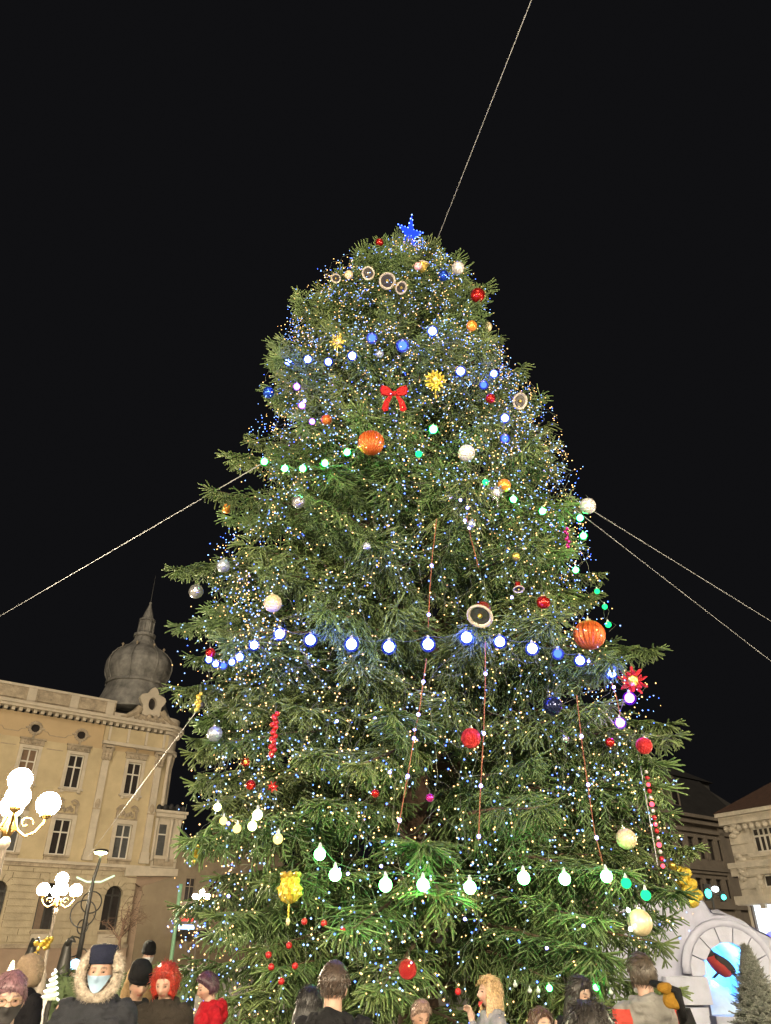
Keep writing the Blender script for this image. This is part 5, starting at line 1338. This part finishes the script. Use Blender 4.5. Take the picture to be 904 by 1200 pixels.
def person(label, px, ptop, dist, face=0, nod=0, turn=0, hair=('short',(.03,.02,.015)), coat=((.03,.03,.035),'plain'), arms='down', skin=(0.328,0.203,0.146), vox=.0085, extras=(), group='people gathered round the spruce', tops=0.0, lean=0, wide=1.0, roll=0):
    q = at_dist(px, ptop, dist); Ht = float(q[2])-tops; k = Ht/1.745
    if lean: k = max(k, 1.6/1.745)
    seed = int(px*7) % 997
    t = thing('person', label, 'person', (q[0], q[1], 0), R(face), group); t.scale = (k, k, k)
    # joints
    LN = Matrix.Translation((0,0,.95)) @ Matrix.Rotation(R(lean),4,'X') @ Matrix.Translation((0,0,-.95))
    def W(p): return tuple(LN @ Vector(p))
    HC = Vector((0,-.015,1.625)); NK = Vector((0,.01,1.50))
    HM = LN @ Matrix.Translation(NK) @ Matrix.Rotation(R(turn),4,'Z') @ Matrix.Rotation(R(nod),4,'X') @ Matrix.Rotation(R(roll),4,'Y') @ Matrix.Translation(HC-NK)
    AR = {'down':[((.20,.0,1.42),(.255,.03,1.13),(.25,-.06,.88))]*2, 'pocket':[((.20,0,1.42),(.29,.05,1.14),(.19,-.11,.97))]*2,
          'phone':[((.20,0,1.42),(.25,-.03,1.13),(.07,-.29,1.20))]*2,
          'chin':[((.20,0,1.42),(.19,-.19,1.16),(.03,-.185,1.40)),((.20,0,1.42),(.25,-.03,1.13),(.07,-.26,1.12))]}[arms]
    body, jk, tr = MB(), MB(), MB()
    V, Fc = sph(48, 40); body.add([tuple(HM @ Vector(head_pt(d))) for d in V], Fc)
    for sg in (-1, 1):
        e = MB().ball((0,0,0), (.010,.020,.032), 10, 8).xf(HM @ Matrix.Translation((sg*.075,.008,-.012)) @ Matrix.Rotation(sg*.3,4,'Z')); body.add(e.v, e.f)
    body.capsule(W((0,.02,1.38)), tuple(HM @ Vector((0,.02,-.06))), .062, .056, 14)
    rings = [(.90,.165,.115),(1.02,.150,.105),(1.12,.150,.105),(1.25,.170,.115),(1.36,.180,.105),(1.43,.150,.085),(1.47,.07,.06)]
    def loft(mb, rings, e=0):
        n = 20; vs = []
        for z, a, b in rings: vs += [W(((a+e)*wide*math.cos(2*math.pi*i/n), (b+e)*math.sin(2*math.pi*i/n), z)) for i in range(n)]
        fs = [(j*n+i, j*n+(i+1)%n, (j+1)*n+(i+1)%n, (j+1)*n+i) for j in range(len(rings)-1) for i in range(n)]
        fs += [tuple(range(n-1,-1,-1)), tuple((len(rings)-1)*n+i for i in range(n))]; mb.add(vs, fs)
    loft(body, rings)
    padded = coat[1] in ('puffer', 'parka', 'hood'); e = .022 if padded else .014
    hem = .72 if coat[1] in ('parka', 'long') else .84
    loft(jk, [(hem,.205,.15),(.95,.20,.145),(1.10,.195,.14),(1.25,.205,.145),(1.36,.205,.13),(1.42,.18,.11),(1.465,.11,.085),(1.50,.088,.085)], e*.5)
    for i_, sg in enumerate((-1, 1)):
        sh, el, wr = [np.array(W((sg*p[0], p[1], p[2]))) for p in AR[0 if sg > 0 or len(AR) < 2 else 1]]
        body.capsule(sh, el, .048, .040); body.capsule(el, wr, .040, .026)
        jk.capsule(sh-np.array([sg*.02,0,.01]), el, .064+e*.6, .058+e*.5, 12); jk.capsule(el, el+(wr-el)*.93, .058+e*.5, .043+e*.45, 12)
        d = wr-el; d /= np.linalg.norm(d)
        sd = np.cross(d, [0,-1.,.2]); sd /= np.linalg.norm(sd); nn_ = np.cross(sd, d)
        pm = wr+d*.055; body.capsule(wr, wr+d*.075, .025, .034, 10); body.capsule(pm-sd*.018, pm+sd*.018, .026, .026, 8)
        curl = .9 if arms in ('phone','chin') else .35
        for f_ in range(4):
            b0 = wr+d*.10+sd*(f_-1.5)*.0235; l_ = (.066,.078,.073,.056)[f_]
            d1 = d*math.cos(curl*.5)+nn_*math.sin(curl*.5); d2 = d*math.cos(curl*1.3)+nn_*math.sin(curl*1.3)
            body.capsule(b0-d*.02, b0+d1*l_*.5, .0105, .0095, 7); body.capsule(b0+d1*l_*.5, b0+d1*l_*.5+d2*l_*.5, .0095, .0085, 7)
        th = wr+d*.03+sd*sg*.028; body.capsule(th, th+d*.035+sd*sg*.028+nn_*.01, .0125, .011, 7); body.capsule(th+d*.035+sd*sg*.028+nn_*.01, th+d*.068+sd*sg*.03+nn_*.025, .0105, .009, 7)
        hp, kn, an = (sg*.095,0,.92), (sg*.10,-.02,.50), (sg*.105,.02,.09)
        body.capsule(hp, kn, .085, .058); body.capsule(kn, an, .056, .038); body.capsule((sg*.105,.03,.045), (sg*.115,-.15,.035), .040, .034)
        tr.capsule((sg*.095,0,.90), kn, .112, .082, 12); tr.capsule(kn, (sg*.105,.02,.10), .080, .066, 12)
        sh_ = MB().capsule((sg*.105,.045,.055), (sg*.117,-.17,.045), .054, .046, 12); sh_.v = [(x, y, max(0, z)) for x, y, z in sh_.v]
        sh_.build('shoe', M['shoe'], t, True)
    tr.capsule((-.07,0,.93), (.07,0,.93), .125, .125, 14)
    me, co = remesh(body, vox, 'body', M['skin'], 2)
    inv = np.array(HM.inverted()); hl = co @ inv[:3, :3].T+inv[:3, 3]
    x, y, z = np.abs(hl[:, 0]), hl[:, 1], hl[:, 2]
    c = np.tile(np.array(skin), (len(co), 1)).astype(float)
    blush = np.exp(-((z+.03)/.025)**2-((x-.038)/.022)**2)*(y < -.03); c *= 1+blush[:, None]*np.array([.12,-.12,-.12])
    lp = (x < .026) & (np.abs(z+.064) < .0085) & (y < -.06); c[lp] = np.array(skin)*np.array([.85,.42,.42])
    bw = (np.abs(x-.032) < .018) & (np.abs(z-.026-.004*np.sin((x-.014)*90)) < .0042) & (y < -.04); c[bw] = np.array(hair[1])*.5+np.array(skin)*.25
    ey = (np.abs(x-.031) < .0125) & (np.abs(z-.006) < .0058) & (y < -.04); c[ey] = np.array(skin)*.5
    if hair[0] in ('short','undercut','balding') and 'stubble' in extras:
        sb = (z < -.045) & (z > -.13) & (y < .0) & ~lp; c[sb] *= .72
    at = me.color_attributes.new('Col', 'FLOAT_COLOR', 'POINT'); at.data.foreach_set('color', np.concatenate([c, np.ones((len(c),1))], 1).astype(np.float32).ravel())
    link('body', me, t)
    if coat[1] in ('parka', 'hood', 'red'):    # hood lying on the back of the neck
        for s2 in np.linspace(-1, 1, 7): jk.ball(W((.10*s2, .075+.045*(1-s2*s2), 1.475-.03*abs(s2))), (.055,.06,.06), 12, 8)
        jk.ball(W((0,.135,1.40)), (.10,.06,.10), 14, 10)
    if coat[1] in ('long', 'cowl', 'red', 'puffer'):      # thick collar
        for a in np.linspace(0, 2*math.pi, 14, endpoint=False): jk.ball(W((.088*math.cos(a), .078*math.sin(a)+.005, 1.475+.012*math.cos(a*2)-(.02 if math.sin(a) < 0 else 0))), (.040,.040,.038), 10, 6)
    mcoat = cloth('coat cloth', coat[0]) if len(coat) < 3 else coat[2]
    link('jacket', remesh(jk, .011, 'jacket', mcoat, 4, .015 if padded else .010, seed)[0], t)
    link('trousers', remesh(tr, .016, 'trousers', M['jeans'], 3, .006, seed)[0], t)
    if hair[0]:
        hm = mat('hair', hair[1], .45, 0, .45, 60, c2=tuple(min(1, v*2.0) for v in hair[1])); hb = hair_mesh(hair[0], seed, *( [hair[2]] if len(hair) > 2 else [])); hb.xf(HM).build('hair', hm, t, True)
    def hp_(name, mb, m, smooth=True): return mb.xf(HM).build(name, m, t, smooth)
    for ex in extras:
        if ex.startswith('mask'):
            drop = {'mask_red': -.055}.get(ex, 0.0); fwd = .004
            V2, F2 = sph(40, 28); vs2 = []; keep = []
            for i_, d in enumerate(V2):
                p = np.array(head_pt(d)); p2 = np.array([p[0]*1.05, p[1], p[2]])
                if d[1] < 0: p2[1] = min(p2[1], -.082*(1-(abs(p[0])/.085)**2.2))-.010
                vs2.append(p2); keep.append(d[1] < -.12 and -.115+drop < p[2]-0*p[1] < -.012+drop)
            vs2 = [(v[0], v[1]-(.006 if drop else 0), v[2]) for v in vs2]
            F3 = [f for f in F2 if all(keep[i] for i in f)]; mk = MB().add(vs2, F3); mk = hp_('mask', mk, M[ex])
            for sg in (-1, 1): MB().tube([(sg*.068,-.035,-.03+drop*.9),(sg*.08,-.005,-.005),(sg*.083,.018,.0)], .0025, 4).xf(HM).build('ear_loop', M[ex if ex != 'mask_red' else 'mask_white'], t)
        elif ex.startswith('beanie'):
            prof = [(1.06,-.02),(1.12,.0),(1.13,.05),(1.10,.10),(.98,.15),(.72,.185),(.35,.205),(.02,.21)]
            mb = MB().lathe([(r_*.086, z_) for r_, z_ in prof], 28, (0,.008,-.0), lobes=lambda a, z_: (1.0+.18*abs(math.sin(a)))*(1+.01*math.cos(28*a)))
            mb.lathe([(.092,-.035),(.101,-.03),(.102,.015),(.094,.02)], 28, (0,.008,.0), lobes=lambda a, z_: 1.0+.18*abs(math.sin(a)))
            mb.v = [(x_, y_+.012, z_*.70+.055+y_*.18) for x_, y_, z_ in mb.v]; hp_('beanie', mb, M[ex] if ex in M else cloth('black knit', (.014,.014,.016)))
        elif ex == 'cap':
            mb = MB().lathe([(.082,.05),(.087,.06),(.090,.11),(.086,.145),(.074,.158),(.04,.164),(.01,.165)], 24, (0,.012,0), lobes=lambda a, z_: 1.0+.20*abs(math.sin(a)))
            hp_('cap', mb, cloth('navy cap', (.03,.035,.07)))
        elif ex == 'furhood':
            g = np.random.default_rng(2); mb = MB(); fur = MB(); mf = mat('hood fur', (.20,.155,.115), .9, 0, .4, 40, c2=(.50,.43,.35))
            P = []
            for a in np.linspace(0, 2*math.pi, 29): P.append(np.array([.120*math.cos(a), -.035+.03*math.sin(a), .0+.128*math.sin(a)-(.01 if math.sin(a) < 0 else 0)]))
            mb.tube(P, .034, 10, cap=False)
            hh = hp_('hood_trim', mb, mf)
            for _ in range(4200):
                i_ = g.integers(28); u = g.random(); c0 = P[i_]*(1-u)+P[i_+1]*u; d = g.normal(size=3); d /= np.linalg.norm(d); s0 = c0+d*.030; d2 = d+g.normal(size=3)*.5+np.array([c0[0]*3,-.2,(c0[2]-.02)*3]); d2 /= np.linalg.norm(d2)
                w_ = np.cross(d2, g.normal(size=3)); w_ /= np.linalg.norm(w_)+1e-6; e_ = s0+d2*g.uniform(.018,.040); fur.add([s0-w_*.0016, s0+w_*.0016, e_], [(0,1,2)])
            fur.xf(HM).build('fur', mf, hh)
            V2, F2 = sph(28, 20); vs2 = [(.125*d[0], .03+.125*d[1] if d[1] > -.3 else .03-.037, .02+.15*d[2]) for d in V2]; kp = [d[1] > -.32 for d in V2]
            MB().add(vs2, [f for f in F2 if all(kp[i] for i in f)]).xf(HM).build('hood', mcoat, t, True)
        elif ex == 'tanhood':
            g = np.random.default_rng(4); fur = MB()
            for _ in range(2600):
                d = g.normal(size=3); d /= np.linalg.norm(d); s0 = np.array([.118*d[0], .01+.118*d[1], .02+.135*d[2]]); d2 = d*.6+g.normal(size=3)*.5+np.array([0,0,-.5]); d2 /= np.linalg.norm(d2); w_ = np.cross(d2, g.normal(size=3)); w_ /= np.linalg.norm(w_)+1e-6; fur.add([s0-w_*.002, s0+w_*.002, s0+d2*g.uniform(.02,.04)], [(0,1,2)])
            fur.xf(HM).build('fur', mat('tan fur', (.26,.18,.115), .9, 0, .4, 40, c2=(.48,.36,.25)), t)
            wob(MB().lathe([(.10,-.10),(.125,-.06),(.13,.02),(.12,.09),(.09,.14),(.03,.165)], 24, (0,.01,0)), .012, 18).xf(HM).build('hood', cloth('tan fur hat', (.5,.36,.24)), t, True)
        elif ex == 'glasses':
            mb = MB()
            for sg in (-1, 1):
                mb.tube([(sg*.031+.021*math.cos(a), -.101+.004*abs(math.cos(a)), .004+.017*math.sin(a)) for a in np.linspace(0, 2*math.pi, 17)], .0020, 4, cap=False); mb.tube([(sg*.052,-.095,.008),(sg*.078,-.04,.006),(sg*.08,.005,.002)], .0018, 4)
            mb.tube([(-.01,-.108,.008),(.01,-.108,.008)], .002, 4); hp_('glasses', mb, M['metal'])
    for sg in (-1, 1): MB().ball((sg*.031,-.0735,.006), (.0085,.0095,.0052), 12, 8).xf(HM).build('eye', M['eye'], t, True)
    return t, HM, LN

COATS = {}
person('person in a fur trimmed grey parka with navy cap and pale blue mask', 124, 1109, 6.2, face=8, nod=2, hair=(None,(.02,.02,.02)), coat=((.055,.058,.070),'parka'), arms='pocket', extras=('mask_blue','cap','furhood'), vox=.008, wide=1.08, tops=.03)
person('person with glasses and black mask at the left edge', 16, 1138, 4.9, face=28, nod=8, hair=('balding',(.10,.05,.06),.012), coat=((.025,.022,.025),'plain'), extras=('mask_black','glasses'), vox=.008, skin=(0.343,0.221,0.167))
person('person in a tan fur hat and dark coat behind the one with glasses', 38, 1118, 8.6, face=150, hair=(None,(.02,.02,.02)), coat=((.015,.014,.018),'long'), extras=('tanhood',), vox=.012, tops=.04)
person('person in a black knit beanie looking down beside the red haired one', 166, 1126, 7.8, face=35, nod=10, hair=('short',(.03,.025,.02),.008), coat=((.05,.045,.042),'long'), extras=('beanie',), vox=.0085, tops=.06)
person('person in a dark beanie and tan coat, farthest back on the left', 176, 1104, 14.0, face=30, nod=4, hair=('short',(.03,.025,.02),.008), coat=((.55,.36,.18),'hood'), extras=('beanie','mask_white'), vox=.010, tops=.06)
person('person with curly bright red hair in a thick dark brown coat', 200, 1126, 7.3, face=-6, nod=18, hair=('curly',(.21,.018,.010)), coat=((.055,.045,.036),'cowl'), arms='phone', vox=.008, skin=(0.343,0.214,0.157), tops=.03, wide=1.12)
person('person with short dark purple hair in a bright red hooded jacket', 250, 1138, 8.4, face=-62, nod=14, hair=('short',(.035,.012,.022),.03), coat=((.60,.016,.03),'red'), arms='pocket', vox=.0085, skin=(0.343,0.214,0.157), tops=.02)
person('person seen from behind with short dark hair and black jacket in the centre', 392, 1129, 5.3, face=172, hair=('undercut',(.028,.018,.013),.024), coat=((.022,.022,.025),'hood'), vox=.0085, skin=(0.328,0.200,0.143), tops=.01)
person('person with black hair in a grey jacket half hidden behind the one seen from behind', 361, 1153, 6.2, face=150, nod=10, hair=('long',(.012,.011,.011)), coat=((.10,.10,.11),'puffer'), vox=.012, tops=.02)
person('person with short grey brown hair looking down below the red bauble', 490, 1166, 6.8, face=18, nod=26, hair=('short',(.14,.09,.07),.014), coat=((.02,.022,.03),'plain'), arms='phone', extras=('stubble',), vox=.008, skin=(0.328,0.200,0.143), lean=0, tops=.01)
person('person with long blond hair and red chin mask in a grey sweater', 573, 1142, 7.2, face=-78, nod=-4, hair=('long',(.27,.18,.09),.018), coat=((.46,.46,.52),'cowl'), arms='chin', extras=('mask_red',), vox=.006, skin=(0.371,0.246,0.190), tops=.02)
person('person with long black hair and pale face in dark clothes under the right boughs', 672, 1141, 7.0, face=28, nod=14, turn=10, hair=('long',(.014,.012,.011),.024), coat=((.018,.018,.022),'plain'), vox=.0085, skin=(0.357,0.235,0.178), tops=.02)
person('person with a large mop of black hair, back of the head at the bottom edge', 688, 1167, 3.7, face=176, hair=('curly',(.012,.010,.009)), coat=((.03,.03,.03),'puffer'), vox=.012, tops=.05)
person('child with long brown hair peeking up at the bottom edge', 632, 1179, 6.2, face=25, nod=-4, hair=('long',(.05,.028,.018),.018), coat=((.10,.03,.05),'puffer'), vox=.0085, skin=(0.357,0.235,0.178), tops=.02)
mj = mat('grey and orange red jacket', (.17,.165,.155), .85, 0, .1, 8, bump=.4, bscale=40)
def two_tone(m):
    nt = m.node_tree; b = nt.nodes['Principled BSDF']; src = b.inputs['Base Color'].links[0].from_socket
    tc = [n for n in nt.nodes if n.type == 'TEX_COORD'][0]; sx = nt.nodes.new('ShaderNodeSeparateXYZ'); nt.links.new(tc.outputs['Object'], sx.inputs[0])
    ab = nt.nodes.new('ShaderNodeMath'); ab.operation = 'ABSOLUTE'; nt.links.new(sx.outputs['X'], ab.inputs[0])
    ad = nt.nodes.new('ShaderNodeMath'); ad.operation = 'MULTIPLY_ADD'; ad.inputs[1].default_value = .55; nt.links.new(sx.outputs['Z'], ad.inputs[0]); nt.links.new(ab.outputs[0], ad.inputs[2])
    g1 = nt.nodes.new('ShaderNodeMath'); g1.operation = 'GREATER_THAN'; g1.inputs[1].default_value = .165; nt.links.new(ab.outputs[0], g1.inputs[0])
    g2 = nt.nodes.new('ShaderNodeMath'); g2.operation = 'LESS_THAN'; g2.inputs[1].default_value = 1.43; nt.links.new(sx.outputs['Z'], g2.inputs[0])
    mu = nt.nodes.new('ShaderNodeMath'); mu.operation = 'MULTIPLY'; nt.links.new(g1.outputs[0], mu.inputs[0]); nt.links.new(g2.outputs[0], mu.inputs[1])
    mx = nt.nodes.new('ShaderNodeMix'); mx.data_type = 'RGBA'; nt.links.new(mu.outputs[0], mx.inputs['Factor']); nt.links.new(src, mx.inputs['A']); mx.inputs['B'].default_value = (.33,.032,.02,1); nt.links.new(mx.outputs['Result'], b.inputs['Base Color'])
two_tone(mj)
pb, HMb, LNb = person('person seen from behind in a grey and orange red hooded jacket by the grotto', 750, 1119, 6.5, face=187, turn=8, hair=('short',(.03,.022,.015),.024), coat=((.4,.4,.4),'hood',mj), extras=('mask_white',), vox=.0085, skin=(0.328,0.200,0.150), tops=.01, wide=1.1)
# mustard bag slung from the right shoulder of that person
p = at_dist(789,1173,6.1); t = thing('shoulder_bag', 'mustard yellow bag on a black strap beside the grey and orange red jacket', 'bag', p)
M['mustard'] = cloth('mustard canvas', (.42,.22,.028)); M['strap'] = cloth('black strap', (.02,.02,.022))
wob(MB().ball((0,0,.0), (.062,.05,.055), 18, 12), .02, 14).build('pouch', M['mustard'], t, True)
wob(MB().ball((-.045,.0,.07), (.052,.045,.038), 16, 10), .015, 16, 3).build('flap', M['mustard'], t, True)
e = np.array(at_dist(764,1152,6.3))-p
MB().tube([(.06,.03,-.12), (.02,-.06,.06), tuple(e*.55+np.array([0,-.05,.03])), tuple(e)], [.03,.028,.026,.02], 8).build('strap', M['strap'], t, True)
MB().tube([(.07,.04,-.05),(.12,.05,-.3),(.10,.05,-.6)], [.05,.07,.06], 8).build('bag_body', M['strap'], t, True)
